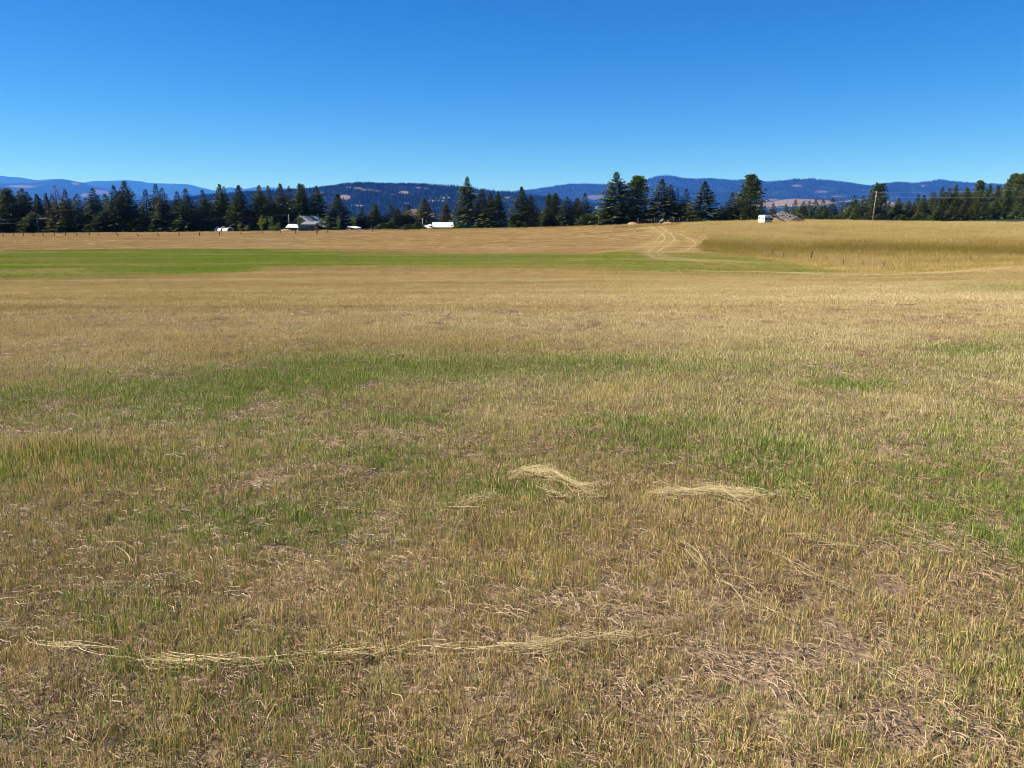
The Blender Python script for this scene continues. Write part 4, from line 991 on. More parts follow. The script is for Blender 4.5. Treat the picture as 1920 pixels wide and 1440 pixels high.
leafy('young_tree', 'tree', 561.5, 397, 249, 'slim young tree standing in front of the barn gable', .62, (.65, .75, .7))
leafy('young_tree', 'tree', 585, 400, 257, 'grey-green young tree growing over the blue barn roof', .62, (.6, .72, .9))
leafy('young_tree', 'tree', 603, 406, 254, 'pale grey-green young tree right of the grey open garage', .8, (.6, .75, .8))
leafy('shrub', 'shrub', 634, 404, 258, 'light green shrub in front of the wide conifer right of the barn', .8, (.6, .75, .6))
leafy('young_tree', 'tree', 661, 404, 262, 'leafy green tree leaning over the roof of the open shed', 1.3, (.9, 1.0, .7))
leafy('shrub', 'shrub', 717, 421, 262, 'grey-green round shrub just right above the pale green tarp', 1.8, (.45, .55, .5))
leafy('shrub', 'shrub', 741, 422, 262, 'grey-green round shrub halfway from green tarp to the thin pole', 1.8, (.42, .52, .45))
leafy('shrub', 'shrub', 757, 426, 258, 'lowest bush left of the thin pole by the white-roofed barn', 1.8, (.6, .6, .4))

# ------------------------------------------------------------------ farm buildings and things
M_BLUE = plain('galvanised_roof', (0.30, 0.33, 0.37), (0.40, 0.43, 0.47), .8, .45, .35, (1, 6, 1))
M_WHITE = plain('white_metal_roof', (0.56, 0.58, 0.60), (0.72, 0.73, 0.73), .9, .5, 0.0, (5, 1, 1))
M_WPAINT = plain('white_paint', (0.74, 0.74, 0.72), (0.82, 0.82, 0.80), 1.5, .5)
M_DWOOD = plain('dark_old_wood', (0.035, 0.026, 0.022), (0.08, 0.06, 0.05), 2.0, .9, 0, (6, 6, .6), .3)
M_GWOOD = plain('grey_weathered_wood', (0.16, 0.145, 0.135), (0.30, 0.275, 0.255), 2.0, .85, 0, (6, 6, .6), .3)
M_PWOOD = plain('pole_wood', (0.17, 0.115, 0.075), (0.27, 0.195, 0.135), 1.2, .85, 0, (6, 6, .4), .3)
M_POST = plain('fence_post_wood', (0.07, 0.05, 0.035), (0.17, 0.12, 0.085), 2.5, .9, 0, (6, 6, .8), .4)
M_PALE = plain('bleached_wood', (0.42, 0.36, 0.28), (0.56, 0.50, 0.42), 2.0, .8, 0, (6, 6, .6))
M_GREY = plain('grey_siding', (0.17, 0.17, 0.19), (0.23, 0.23, 0.25), 1.0, .6)
M_HOOP = plain('dirty_white_plastic', (0.42, 0.41, 0.40), (0.66, 0.65, 0.63), 1.5, .5)
M_DARK = plain('dark_opening', (0.012, 0.012, 0.013), None, 1, .8)
M_GLASS = plain('dark_glass', (0.02, 0.022, 0.026), None, 1, .12, 0, spec=.6)
M_RUBBER = plain('tyre_rubber', (0.018, 0.018, 0.018), (0.03, 0.03, 0.03), 6, .85)
M_CARP = plain('dark_car_paint', (0.03, 0.03, 0.036), (0.05, 0.05, 0.056), 3, .35, .2)
M_POLY = plain('dirty_poly_sheet', (0.26, 0.26, 0.255), (0.55, 0.54, 0.54), 1.4, .55)
M_TARP = plain('pale_green_tarp', (0.20, 0.30, 0.22), (0.36, 0.46, 0.37), 1.2, .6)
M_WIRE = plain('bare_wire', (0.45, 0.45, 0.45), (0.6, 0.6, 0.6), 1, .45, .5)
M_SHAKE = plain('weathered_shakes', (0.17, 0.14, 0.125), (0.40, 0.34, 0.31), .9, .9, 0, (3, 3, 3), .4)
M_TAN = plain('faded_tan_panel', (0.30, 0.25, 0.21), (0.40, 0.34, 0.29), 1.2, .7)
M_DIRT = plain('dry_dirt_heap', (0.28, 0.205, 0.13), (0.42, 0.32, 0.21), 3, .95, 0, (1, 1, 1), .6)

def local(o, p): return o.matrix_world.inverted() @ Vector(p)
def rel(origin, p): return Vector(p) - Vector(origin)

# barn with galvanised roof
def barn():
    Y = 262; b = at(571, 405, Y); gx, gy = at(560, 420, Y).x, Y
    zb = gz(gx, gy) - .1; org = Vector((gx + .2, gy, zb))
    e = thing('barn', org, 'old barn with dark gable and blue-grey metal roof behind the grey open garage', 'barn')
    phi = math.radians(26); rd = Vector((math.sin(phi), math.cos(phi), 0)); wd = Vector((math.cos(phi), -math.sin(phi), 0))
    Lb, Wb = 9.2, 4.0; zr = at(562, 404.6, Y).z - zb; ze = at(579, 418.5, Y).z - zb
    apex = Vector(rel(org, at(562.5, 404.6, Y))); apex.z = zr
    A0, A1 = apex, apex + rd * Lb
    def pt(base, w, z): q = base + wd * w; return Vector((q.x, q.y, z))
    m = MB()                                          # walls: two gables with the eave walls
    for base in (A0 + rd * .35, A1 - rd * .35):
        m.add([pt(base, -Wb + .3, -.2), pt(base, Wb - .3, -.2), pt(base, Wb - .3, ze - .05), pt(base, 0, zr - .25), pt(base, -Wb + .3, ze - .05)], [(0, 1, 2, 3, 4)])
    for s in (-1, 1):
        m.add([pt(A0 + rd * .35, s * (Wb - .3), -.2), pt(A1 - rd * .35, s * (Wb - .3), -.2), pt(A1 - rd * .35, s * (Wb - .3), ze - .05), pt(A0 + rd * .35, s * (Wb - .3), ze - .05)], [(0, 1, 2, 3)])
    m.obj('wall', M_DWOOD, e)
    for k, s in enumerate((-1, 1)):
        r = MB(); a, bq, c, d = pt(A0, 0, zr + .03), pt(A1, 0, zr + .03), pt(A1, s * (Wb + .25), ze - .08), pt(A0, s * (Wb + .25), ze - .08)
        r.slab(*((a, bq, c, d) if s < 0 else (a, d, c, bq)), .12); r.obj('roof_slope', M_BLUE, e)
        for q in np.linspace(.06, .94, 9):            # standing seams
            pass
        tr = MB(); off = -rd * .06; tr.tube([a + off, d + off], .11, 4); tr.obj('rake_board', M_GWOOD if s < 0 else M_WHITE, e)
    ch = MB(); ch.box((0, 0, 0), (.35, .35, 1.0), M=Matrix.Translation(pt(A0 + rd * Lb * .93, .3, zr + .25))); ch.obj('chimney', M_PALE, e)
    d = MB(); q = A0 + rd * .30; d.add([pt(q, -1.3, 0), pt(q, 1.3, 0), pt(q, 1.3, 2.6), pt(q, -1.3, 2.6)], [(0, 1, 2, 3)]); d.obj('door', M_DARK, e)
    pr = MB(); p0, p1 = pt(A0 + rd * 3.5, Wb + .35, ze - .35), pt(A1 + rd * .4, Wb + .35, ze - .35)      # low porch roof on the right
    pr.slab(p0, p0 + wd * 2.4 - Vector((0, 0, .95)), p1 + wd * 2.4 - Vector((0, 0, .95)), p1, .1); pr.obj('porch_roof', M_BLUE, e)
    for base in (A0 + rd * 3.6, A1 + rd * .3):
        pp = MB(); t = pt(base, Wb + 2.5, 0); pp.tube([(t.x, t.y, -.2), (t.x, t.y, ze - 1.35)], .08, 5); pp.obj('porch_post', M_DWOOD, e)
barn()

def roof_corner_shed(name, label, cat, quad, mat, posts=(), t=.12, back=True):
    """open shed given by the four roof corners (photo u, v, depth): eave left, eave right, top right, top left"""
    P = [at(*q) for q in quad]; cx = sum((p.x for p in P)) / 4; cy = sum((p.y for p in P)) / 4; zb = gz(cx, cy)
    o = Vector((cx, cy, zb)); e = thing(name, o, label, cat)
    R = [p - o for p in P]; m = MB(); m.slab(R[0], R[1], R[2], R[3], t); m.obj('roof', mat, e)
    for p in R[:2]:
        q = MB(); zb2 = gz(p.x + o.x, p.y + o.y) - o.z - .2; q.tube([(p.x * .97, p.y + .15, zb2), (p.x * .97, p.y + .15, p.z - t)], .09, 5); q.obj('post', M_DWOOD, e)
    if back:
        w = MB(); a, b = R[3], R[2]; w.add([(a.x, a.y - .1, -.3), (b.x, b.y - .1, -.3), (b.x, b.y - .1, b.z - t), (a.x, a.y - .1, a.z - t)], [(0, 1, 2, 3)]); w.obj('back_wall', M_DWOOD, e)
        for i, j in ((0, 3), (1, 2)):
            a, b = R[i], R[j]; w = MB(); w.add([(a.x * .95, a.y + .2, -.3), (b.x * .95, b.y - .1, -.3), (b.x * .95, b.y - .1, b.z - t), (a.x * .95, a.y + .2, a.z - t)], [(0, 1, 2, 3)]); w.obj('side_wall', M_DWOOD, e)
    return e, o, R
roof_corner_shed('lean_to', 'low lean-to with bright white metal roof at the left of the barn', 'shed', [(535, 426.6, 253), (560, 427, 253), (557, 420, 257.5), (540.5, 420, 257.5)], M_WHITE)

def garage():
    Y = 250; a = at(564.5, 433, Y); b = at(591.5, 433, Y); zb = gz(a.x, Y) - .1; o = Vector(((a.x + b.x) / 2, Y, zb)); e = thing('garage', o, 'grey open-fronted garage with banded fascia and a dark car inside it', 'garage')
    W = b.x - a.x; zt = at(578, 417.3, Y).z - zb; zf = at(578, 420.6, Y).z - zb; zs = at(578, 424.6, Y).z - zb
    r = MB(); r.slab((-W / 2 - .15, -.25, zf), (W / 2 + .15, -.25, zf), (W / 2 + .15, 6, zt + .35), (-W / 2 - .15, 6, zt + .35), .14); r.obj('roof', M_GREY, e)
    n = 4; hb = (zf - .2 - zs) / n
    for k in range(n):
        p = MB(); p.box((0, 0, zs + hb * (k + .5)), (W - .2, .06 + .03 * (k % 2), hb * .9)); p.obj('siding_board', M_GREY, e)
    for s in (-1, 1):
        p = MB(); p.box((s * (W / 2 - .12), -.02, zs / 2 - .1), (.24, .2, zs + .2)); p.obj('post', M_GWOOD, e)
        p = MB(); p.box((s * (W / 2 - .05), 3.0, zs / 2 - .1), (.08, 5.7, zs + .2)); p.obj('side_wall', M_DWOOD, e)
    p = MB(); p.box((0, 5.85, zs / 2), (W - .3, .1, zs + .6)); p.obj('back_wall', M_DWOOD, e)
garage()

def car():
    Y = 246.5; a = at(559.5, 434, Y); b = at(587, 434, Y); Lc = b.x - a.x; zb = gz((a.x + b.x) / 2, Y); o = Vector(((a.x + b.x) / 2, Y, zb)); e = thing('parked_car', o, 'dark parked car with a white front corner beside the grey garage', 'car')
    s = Lc / 4.5
    def profile(pts, w, y0=0):
        m = MB(); n = len(pts); vs = [(x * s, y0 - w / 2, z * 1.05) for x, z in pts] + [(x * s, y0 + w / 2, z * 1.05) for x, z in pts]
        m.add(vs, [tuple(range(n))[::-1], tuple(range(n, 2 * n))] + [(i, (i + 1) % n, n + (i + 1) % n, n + i) for i in range(n)]); return m
    profile([(-2.25, .35), (-2.2, .78), (-1.2, .95), (1.9, .98), (2.22, .85), (2.25, .38), (1.9, .28), (-1.9, .28)], 1.7).obj('body', M_CARP, e)
    profile([(-1.25, .955), (-.55, 1.45), (1.1, 1.48), (1.75, .985)], 1.5).obj('cabin', M_CARP, e)
    for x0, x1, y0, y1 in ((-1.02, -.58, -.52, .3), (-.45, .3, -.6, .6), (.4, 1.15, -.6, .6)):
        m = MB(); m.add([(x0 * s, -.757, 1.03), (x1 * s, -.757, 1.03), ((x1 - .05) * s, -.757, 1.42), (max(x0, -.62) * s, -.757, 1.42)], [(0, 1, 2, 3)]); m.obj('window', M_GLASS, e)
    m = MB(); m.box((-2.2 * s, -.3, .52), (.35, 1.2, .45)); m.obj('front_bumper', M_WPAINT, e)
    for sx in (-1.4, 1.4):
        for sy in (-.8, .8):
            m = MB(); m.tube([(sx * s, sy - .1, .32), (sx * s, sy + .1, .32)], .33, 14); w = m.obj('wheel', M_RUBBER, e)
            h = MB(); h.tube([(sx * s, sy - .12 * (1 if sy < 0 else -1), .32), (sx * s, sy - .08 * (1 if sy < 0 else -1), .32)], .17, 10); h.obj('hub', M_WIRE, w)
car()

# hooped tunnel with three white arches
def tunnel():
    Y = 256; us = (407.5, 420, 434.5); pts = [at(u, 435, Y) for u in us]; zb = gz(pts[1].x, Y); o = Vector((pts[1].x, Y, zb)); e = thing('hoop_tunnel', o, 'low white hooped tunnel with three arches and torn grey sheeting', 'tunnel')
    ang = math.radians(-22); top = at(420, 426.2, Y).z - zb
    ax = Vector((math.cos(ang), math.sin(ang), 0)); cr = Vector((-math.sin(ang), math.cos(ang), 0))
    xs = [(p.x - o.x) / ax.x for p in pts]
    def arch(x, r, wob=0): return [ax * (x + (.0)) + cr * (r * 1.5 * math.cos(t)) + Vector((0, 0, .0 + (top - wob) * math.sin(t) ** .8)) for t in np.linspace(0, math.pi, 13)]
    for i, x in enumerate(xs):
        m = MB(); m.tube(arch(x, 1.0), .26 if i != 2 else .2, 6); m.obj('arch', M_HOOP, e, True)
    for i in (0, 1):
        A = arch(xs[i] + .3, .97, .14); B = arch(xs[i + 1] - .3, .97, .14); m = MB(); n = len(A)
        m.add(A + B, [(k, k + 1, n + k + 1, n + k) for k in range(n - 1)]); m.obj('sheet', M_POLY, e, True)
tunnel()

def shed_open():
    Y = 256; zb = gz(at(665, 432, Y).x, Y); o = Vector((at(665, 432, Y).x, Y, zb)); e = thing('open_shed', o, 'small open shed with flat white roof and grey sloping side sheet', 'shed')
    a, b, c, d = [at(*q) - o for q in ((651, 424.8, 254), (667.5, 427.8, 252.5), (677.5, 426.6, 256), (667, 423.9, 258.5))]
    m = MB(); m.slab(a, b, c, d, .12); m.obj('roof', M_WHITE, e)
    b2, c2 = b + Vector((.05, -.05, -.14)), c + Vector((.05, 0, -.14))
    m = MB(); m.slab(b2, at(674.5, 432.4, 251.8) - o, at(681, 431.4, 255.5) - o, c2, .06); m.obj('side_sheet', M_GREY, e)
    for p in (a, d, b + Vector((-.4, .3, 0))):
        m = MB(); m.tube([(p.x, p.y, -.4), (p.x, p.y, p.z - .13)], .09, 5); m.obj('post', M_GWOOD, e)
    m = MB(); m.add([(a.x + .3, 2.3, -.3), (c.x, 1.5, -.3), (c.x, 1.5, b.z - .1), (a.x + .3, 2.3, a.z - .3)], [(0, 1, 2, 3)]); m.obj('back_wall', M_DWOOD, e)
    for k, (x, h, mt) in enumerate(((-1.4, .8, M_WPAINT), (-.8, .6, M_GREY), (.1, .7, M_GREY))):
        p = Vector((o.x + x, 254.6, gz(o.x + x, 254.6))); m = MB(); m.tube([(0, 0, -.05), (0, 0, h * .9), (0, 0, h)], [.24, .24, .2], 10)
        m.obj('barrel', mt, None, True, loc=p, label=('white barrel standing under the flat white roof of the open shed', 'grey barrel next to the white barrel in the open shed', 'grey barrel near the middle of the open shed')[k], cat='barrel')
shed_open()

def tarp():
    Y = 252; a, b = at(701.5, 434, Y), at(720.5, 434, Y); o = Vector(((a.x + b.x) / 2, Y, gz((a.x + b.x) / 2, Y))); W = (b.x - a.x) / 2; top = at(711, 428.8, Y).z - o.z
    n, k = 15, 9; vs = []; fs = []
    for j in range(k):
        for i in range(n):
            x = -1 + 2 * i / (n - 1); y = -1 + 2 * j / (k - 1); h = max(0, (1 - abs(x) ** 2.2)) * max(0, (1 - abs(y) ** 2.5)); vs.append((x * W * 1.02, y * 1.6, top * (.18 + .82 * h ** .7) + .06 * vnoise(np.array([x * 4.0]), np.array([y * 4.0]), 3)[0]))
    for j in range(k - 1):
        for i in range(n - 1): q = j * n + i; fs.append((q, q + 1, q + n + 1, q + n))
    rim = [i for i in range(n)] + [j * n + n - 1 for j in range(1, k)] + [(k - 1) * n + i for i in range(n - 2, -1, -1)] + [j * n for j in range(k - 2, 0, -1)]
    e = thing('covered_heap', o, 'low heap under a pale green tarp at the far field edge', 'heap')
    b0 = len(vs); vs2 = vs + [(vs[q][0] * 1.03, vs[q][1] * 1.03, -.15) for q in rim]; m = len(rim)
    fs2 = fs + [(rim[(i + 1) % m], rim[i], b0 + i, b0 + (i + 1) % m) for i in range(m)]
    link('tarp', mesh_of('tarp', vs2, fs2, M_TARP, True), e)
tarp()

def white_barn():
    Y = 268; Q = [(811, 426.2, 262), (850.8, 426.2, 262), (849.6, 416.8, 269), (810.3, 416.8, 269)]
    P = [at(*q) for q in Q]; o = Vector((sum(p.x for p in P) / 4, Y, 0)); o.z = gz(o.x, Y) - .1; R = [p - o for p in P]
    e = thing('barn', o, 'long low barn with a plain white metal roof facing the field', 'barn')
    n = 10
    for k in range(n):                                # roof sheets lapped side by side
        f0, f1 = k / n + .0015, (k + 1) / n - .0015; l = lambda A, B, f: A + (B - A) * f; dz = Vector((0, 0, .012 * (k % 2)))
        m = MB(); m.slab(l(R[0], R[1], f0) + dz, l(R[0], R[1], f1) + dz, l(R[3], R[2], f1) + dz, l(R[3], R[2], f0) + dz, .07); m.obj('roof_sheet', M_WHITE, e)
    m = MB(); bk = [R[3] + Vector((0, .02, -.01)), R[2] + Vector((0, .02, -.01)), R[1] + Vector((0, 14, 0)), R[0] + Vector((0, 14, 0))]; m.slab(bk[3], bk[0], bk[1], bk[2], .07); m.obj('back_roof', M_WHITE, e)
    m = MB(); x0, x1 = R[0].x + .3, R[1].x - .3; y0, y1, zt = R[0].y + .4, R[0].y + 13.4, R[0].z - .02
    m.add([(x0, y0, -.3), (x1, y0, -.3), (x1, y1, -.3), (x0, y1, -.3), (x0, y0, zt), (x1, y0, zt), (x1, y1, zt), (x0, y1, zt)], [(0, 1, 5, 4), (1, 2, 6, 5), (2, 3, 7, 6), (3, 0, 4, 7)])
    zr = R[2].z - .15; m.add([(x0, y0, zt), (x0, y1, zt), (x0, R[2].y, zr)], [(0, 1, 2)]); m.add([(x1, y0, zt), (x1, y1, zt), (x1, R[2].y, zr)], [(0, 1, 2)]); m.obj('wall', M_DWOOD, e)
    for x in np.linspace(x0 + .8, x1 - .8, 4):
        m = MB(); m.box((x, y0 - .05, zt / 2 - .2), (.9, .08, zt * .7)); dr = m.obj('door', M_PWOOD, e)
        m = MB(); m.box((x + .32, y0 - .12, zt / 2 - .2), (.04, .06, .25)); m.obj('handle', M_WIRE, dr)
white_barn()
roof_corner_shed('lean_to', 'tilted white-roofed lean-to between thin pole and long white-roofed barn', 'shed', [(799, 426.2, 259), (809.3, 423, 259.5), (808.3, 419.6, 263), (793, 424, 262)], M_WHITE, back=False)
def white_tank():
    Y = 257.5; a, b = at(801, 428.6, Y), at(811, 428.6, Y); zc = at(806, 427.4, Y).z; o = Vector(((a.x + b.x) / 2, Y, zc - .35)); e = thing('tank', o, 'small white tank lying below the tilted lean-to roof', 'tank'); W = (b.x - a.x) / 2
    m = MB(); m.tube([(-W, 0, .35), (-W * .93, 0, .35), (W * .93, 0, .35), (W, 0, .35)], [.15, .29, .29, .15], 12); m.obj('body', M_WPAINT, e, True)
    for s in (-1, 1):
        m = MB(); m.box((s * W * .6, 0, -.35), (.12, .4, .8)); m.obj('leg', M_GWOOD, e)
white_tank()
p = at(779.5, 427.2, 258); m = MB(); m.box((0, 0, .3), (.9, .5, .18)); m.box((0, 0, .0), (.7, .4, .45)); m.obj('crate', M_WPAINT, None, loc=(p.x, p.y, gz(p.x, p.y) + .25), label='little white box on the ground left of the thin pole', cat='box')

# poles and wires
def pole(u0, v0, u1, v1, Y, r, mat, label, name='utility_pole', cat='pole', group=None, arm=None, cap=True):
    a, b = at(u0, v0, Y), at(u1, v1, Y); zb = gz(a.x, a.y) - .3; d = (b - a).normalized(); a0 = a + d * ((zb - a.z) / d.z)
    e = thing(name, (a0.x, a0.y, a0.z), label, cat, group); R = b - a0
    m = MB(); m.tube([(0, 0, 0), R * .5, R], [r, r * .88, r * .7], 9); m.obj('shaft', mat, e, True)
    if arm:
        for (f, x) in arm:
            q = MB(); c = R * f; q.tube([c + Vector((-.02 + x, -.16, .0)), c + Vector((-.02 + x, -.16, .22)), c + Vector((-.02 + x, -.16, .3))], [.05, .09, .04], 8); br = MB(); br.box((c.x + x, c.y - .1, c.z), (.06, .22, .06)); brk = br.obj('bracket', M_WIRE, e); q.obj('insulator', M_WPAINT, brk)
    return a0, b
pole(1635.5, 421, 1643.6, 360, 216, .21, M_PWOOD, 'tall tan wooden utility pole leaning right, standing in the golden grass', arm=[(.985, 0), (.86, 0)])
pole(1614.5, 421, 1618.8, 412.2, 214, .13, M_PALE, 'short broken pale post leaning right, left of the tall utility pole', 'leaning_post', 'post')
pole(72.5, 436, 69.6, 408.8, 256, .2, M_GWOOD, 'grey utility pole before the dark wood at the left edge', arm=[(.97, 0), (.78, 0)])
pole(542.5, 420, 541, 402.4, 260, .19, M_GWOOD, 'thin grey pole rising from the left eave of the blue-roofed barn', arm=[(.96, 0)])
pole(792.7, 428, 792.4, 410, 259, .1, M_PALE, 'thin pale pole at the left end of the tilted white lean-to', 'thin_pole', 'pole')
def wire(p0, p1, sag, r, label, name='power_line', n=24):
    p0, p1 = Vector(p0), Vector(p1); m = MB(); pts = []
    for i in range(n + 1):
        t = i / n; q = p0.lerp(p1, t); q.z -= sag * 4 * t * (1 - t); pts.append(q - p0)
    m.tube(pts, r, 5); m.obj(name, M_WIRE, None, True, loc=p0, label=label, cat='power line')
wire(at(1643.6, 360.4, 215.8), at(2420, 330, 170), .9, .009, 'upper power line running right from the tall wooden utility pole')
wire(at(1642.6, 369, 215.8), at(2420, 350, 170), .9, .012, 'lower power line running right from the tall wooden utility pole')
wire(at(1642.6, 370.5, 215.8), at(1150, 409, 300), .9, .012, 'slack dark line running left from the utility pole past the pines')
wire(at(69.8, 409.4, 255.8), at(-330, 414, 240), .35, .016, 'upper power line leaving the photo at left from the grey pole')
wire(at(70.6, 417.2, 255.8), at(-330, 422, 240), .35, .014, 'lower power line leaving the photo at left from the grey pole')
wire(at(69.8, 409.4, 255.8), at(541.1, 403.4, 259.8), 1.2, .012, 'faint line strung before the dark wood from grey pole to barn pole')

# fences
def fence(name, label, posts, wires=(.35, .65, .92), r=.06, mat=M_POST, wr=.004, Yfix=None):
    """posts: (u_base, v_base, u_top, v_top[, radius factor])"""
    base = []
    for p in posts:
        if Yfix: Y = Yfix
        else: Y = hit(p[0], p[1])[1]
        b = at(p[0], p[1], Y); base.append((b, at(p[2], p[3], Y), p[4] if len(p) > 4 else 1))
    o = base[len(base) // 2][0].copy(); o.z = gz(o.x, o.y); e = thing(name, o, label, 'fence')
    tops = []
    for (b, t, k) in base:
        b = b.copy(); zb = gz(b.x, b.y) - .25; m = MB(); lx = (t.x - b.x); t2 = Vector((t.x, t.y + rr.uniform(-.08, .08), t.z))
        m.tube([Vector((b.x - lx * .15, b.y, zb)) - o, (b.lerp(t2, .5)) - o, t2 - o], [r * k * 1.05, r * k, r * k * .92], 7); m.obj('post', mat, e)
        tops.append((Vector((b.x, b.y, gz(b.x, b.y))), t2))
    for f in wires:
        m = MB(); pts = [b.lerp(t, f) - o for b, t in tops]; m.tube([p + Vector((0, -.06, 0)) for p in pts], wr, 4); m.obj('wire', M_WIRE, e)
LP = [(6.5, 443.5, 5, 438.5), (26.5, 443.5, 25.5, 438), (45, 443, 43, 437.5, 1.15), (63.5, 443, 62.5, 439), (82, 443, 80.5, 437.5), (103, 443, 101.5, 437), (123, 442.5, 122.3, 436.5, 1.2), (144.3, 442.5, 144, 437), (167.3, 442, 166.8, 436, 1.15), (186, 442.5, 185.3, 436.5, .8), (223, 443, 217.5, 436, 1.05), (260.5, 444, 256.5, 437.5, .9), (299, 443, 295.5, 437, 1.05), (336, 443, 335, 435.5, 1.1), (374.8, 443, 373.2, 435, 1.15), (412.5, 442, 411, 434), (452.5, 440, 451.3, 434), (493.5, 438, 492.5, 431.5), (527, 438, 525.5, 432), (554.5, 438.5, 553, 430, 1.1)]
fence('wire_fence', 'wire fence with leaning wooden posts along the far left field edge', LP, r=.11)
HP = [(572, 438, 572, 432, .8), (583, 438, 583, 433, .7), (594.2, 439, 593.3, 418, 2.2), (597.5, 436, 597, 430, .9), (614, 437, 613.3, 430, 1.2), (628, 436, 628, 431, .7), (645, 435, 645, 430, .7), (672, 434.5, 672, 430, .7), (698.5, 435, 698.3, 425.8, 1.1), (703.5, 433, 703.3, 423.5, .8), (735, 433, 735, 428.5, .7), (760, 432.5, 760, 428, .7), (786, 432, 786, 427, .7)]
fence('yard_fence', 'yard fence with one thick dark corner post before barn and sheds', HP, r=.085)
m = MB(); a, b = at(537, 438.3, 236), at(549.5, 431.4, 246); a.z = gz(a.x, a.y); b.z = max(b.z, gz(b.x, b.y) + 1.0); m.tube([(0, 0, 0), b - a], .07, 6); m.obj('brace_pole', M_POST, None, loc=a, label='dark pole leaning at a low slant left of the barn yard', cat='pole')
FP = [(1292, 427, 1292, 421, .8), (1301, 430, 1301, 424, .8), (1310.3, 433, 1310.3, 426.5, .9), (1319.5, 436, 1319.5, 429.5, .8), (1343, 442, 1343, 435, .7), (1355, 447, 1355, 440, .6), (1368.6, 449, 1368.4, 441, .9), (1381.5, 454, 1381.5, 446.5, .8), (1397, 461, 1397, 454, .6), (1412.6, 465, 1412.4, 457, .9), (1430, 478, 1429.8, 468, .8), (1448.5, 481, 1448.2, 470.5, .9), (1469.6, 486, 1469.3, 475, 1), (1492.5, 489, 1492, 477, 1), (1519.4, 488.5, 1523.2, 471.5, 2.1), (1550.5, 492, 1550.2, 483, .8), (1581.2, 498.5, 1581.6, 487, 1), (1618, 501.5, 1617.7, 489.5, 1), (1657, 505, 1656.8, 492, 1.1), (1705.5, 501.5, 1705.3, 490, .9), (1758, 499, 1758.6, 487, .9), (1819.3, 494, 1819.8, 481.5, 1), (1893.5, 488, 1894.5, 473, 1.2)]
FP = [(p[0], p[1], p[2], p[3] - 1) + tuple(p[4:]) for p in FP]
fence('wire_fence', 'post and wire fence half sunk in the tall golden grass at right', FP, r=.045)

def gate():
    Y = 221; o = at(1208, 420, Y); o.z = gz(o.x, Y); e = thing('farm_gate', o, 'dark rail gate beside a stout post where the wheel tracks begin', 'gate')
    def bar(u0, v0, u1, v1, r, nm, mat): m = MB(); m.tube([at(u0, v0, Y) - o, at(u1, v1, Y) - o], r, 6); m.obj(nm, mat, e)
    for (v0, v1) in ((412.6, 412.2), (415, 414.8), (417.2, 417)): bar(1197, v0, 1219, v1, .055, 'rail', M_DWOOD)
    bar(1200, 418.5, 1206, 412.8, .05, 'brace', M_DWOOD); bar(1219, 418, 1219, 411.8, .05, 'end_stile', M_DWOOD); bar(1197.4, 418, 1197.4, 411.8, .05, 'hinge_stile', M_DWOOD)
    bar(1196.6, 421.5, 1196.4, 409.5, .15, 'gate_post', M_POST)
    o2 = at(1250, 418, 222); o2.z = gz(o2.x, 222); e2 = thing('rail_fence', o2, 'old rail fence with grey posts right of the dark gate', 'fence')
    def bar2(u0, v0, u1, v1, r, nm, mat, Y2=222): m = MB(); m.tube([at(u0, v0, Y2) - o2, at(u1, v1, Y2) - o2], r, 6); m.obj(nm, mat, e2)
    for (u, v1) in ((1221, 409), (1227.5, 407.5), (1231, 411.5), (1257, 409.2), (1263, 408), (1274, 408.5), (1289, 409.5), (1303, 409)): bar2(u, 421, u, v1, .07, 'post', M_GWOOD)
    for (a, b) in (((1220, 410.8), (1262, 411)), ((1220, 414.5), (1240, 414.5)), ((1257, 412.6), (1320, 411.2)), ((1257, 415.2), (1318, 414))): bar2(*a, *b, .06, 'rail', M_DWOOD)
gate()
for (u0, v0, u1, v1, Y, lab) in ((1234, 419, 1241.3, 410.2, 219, 'pale pole leaning against the rail fence, the upper one of three'), (1240.5, 415, 1244.3, 409.8, 220.5, 'short pale pole leaning beside the upper slanting one at the rail fence'), (1238.6, 423.3, 1246.2, 415, 216, 'pale pole slanting in front of the dirt heap by the gate')):
    a, b = at(u0, v0, Y), at(u1, v1, Y + .8); m = MB(); m.tube([(0, 0, -.1), b - a], .08, 6); m.obj('leaning_pole', M_PALE, None, loc=a, label=lab, cat='pole', group='poles leaning at the rail fence')

def heap(u0, u1, vtop, Y, mat, name, label, cat, depth=2.0, seed=1):
    a, b = at(u0, 420, Y), at(u1, 420, Y); o = Vector(((a.x + b.x) / 2, Y, 0)); o.z = gz(o.x, Y) - .1; W = (b.x - a.x) / 2; top = at((u0 + u1) / 2, vtop, Y).z - o.z; n = 17; vs = []; fs = []
    for j in range(n):
        for i in range(n):
            x, y = -1 + 2 * i / (n - 1), -1 + 2 * j / (n - 1); h = max(0, 1 - (x * x + y * y)); nn = fbm(np.array([x * 2.5 + seed * 7.0]), np.array([y * 2.5]), 3, seed)[0]
            vs.append((x * W, y * depth, top * h ** .9 * (.55 + .6 * nn) - .1 * (h == 0)))
    for j in range(n - 1):
        for i in range(n - 1): q = j * n + i; fs.append((q, q + 1, q + n + 1, q + n))
    link(name, mesh_of(name, vs, fs, mat, True), None, o, label, cat)
heap(1240, 1264, 415, 220, M_DIRT, 'dirt_heap', 'pinkish pale dirt heap behind the slanting poles by the gate', 'heap', 2.2, 2)
M_HAYH = plain('hay_heap', (0.27, 0.19, 0.08), (0.38, 0.275, 0.125), 6, .95, 0, (1, 1, 1), .8)
heap(1172, 1200, 415.5, 222, M_HAYH, 'hay_heap', 'tan mound of dry hay left of the gate post', 'heap', 2.2, 3)
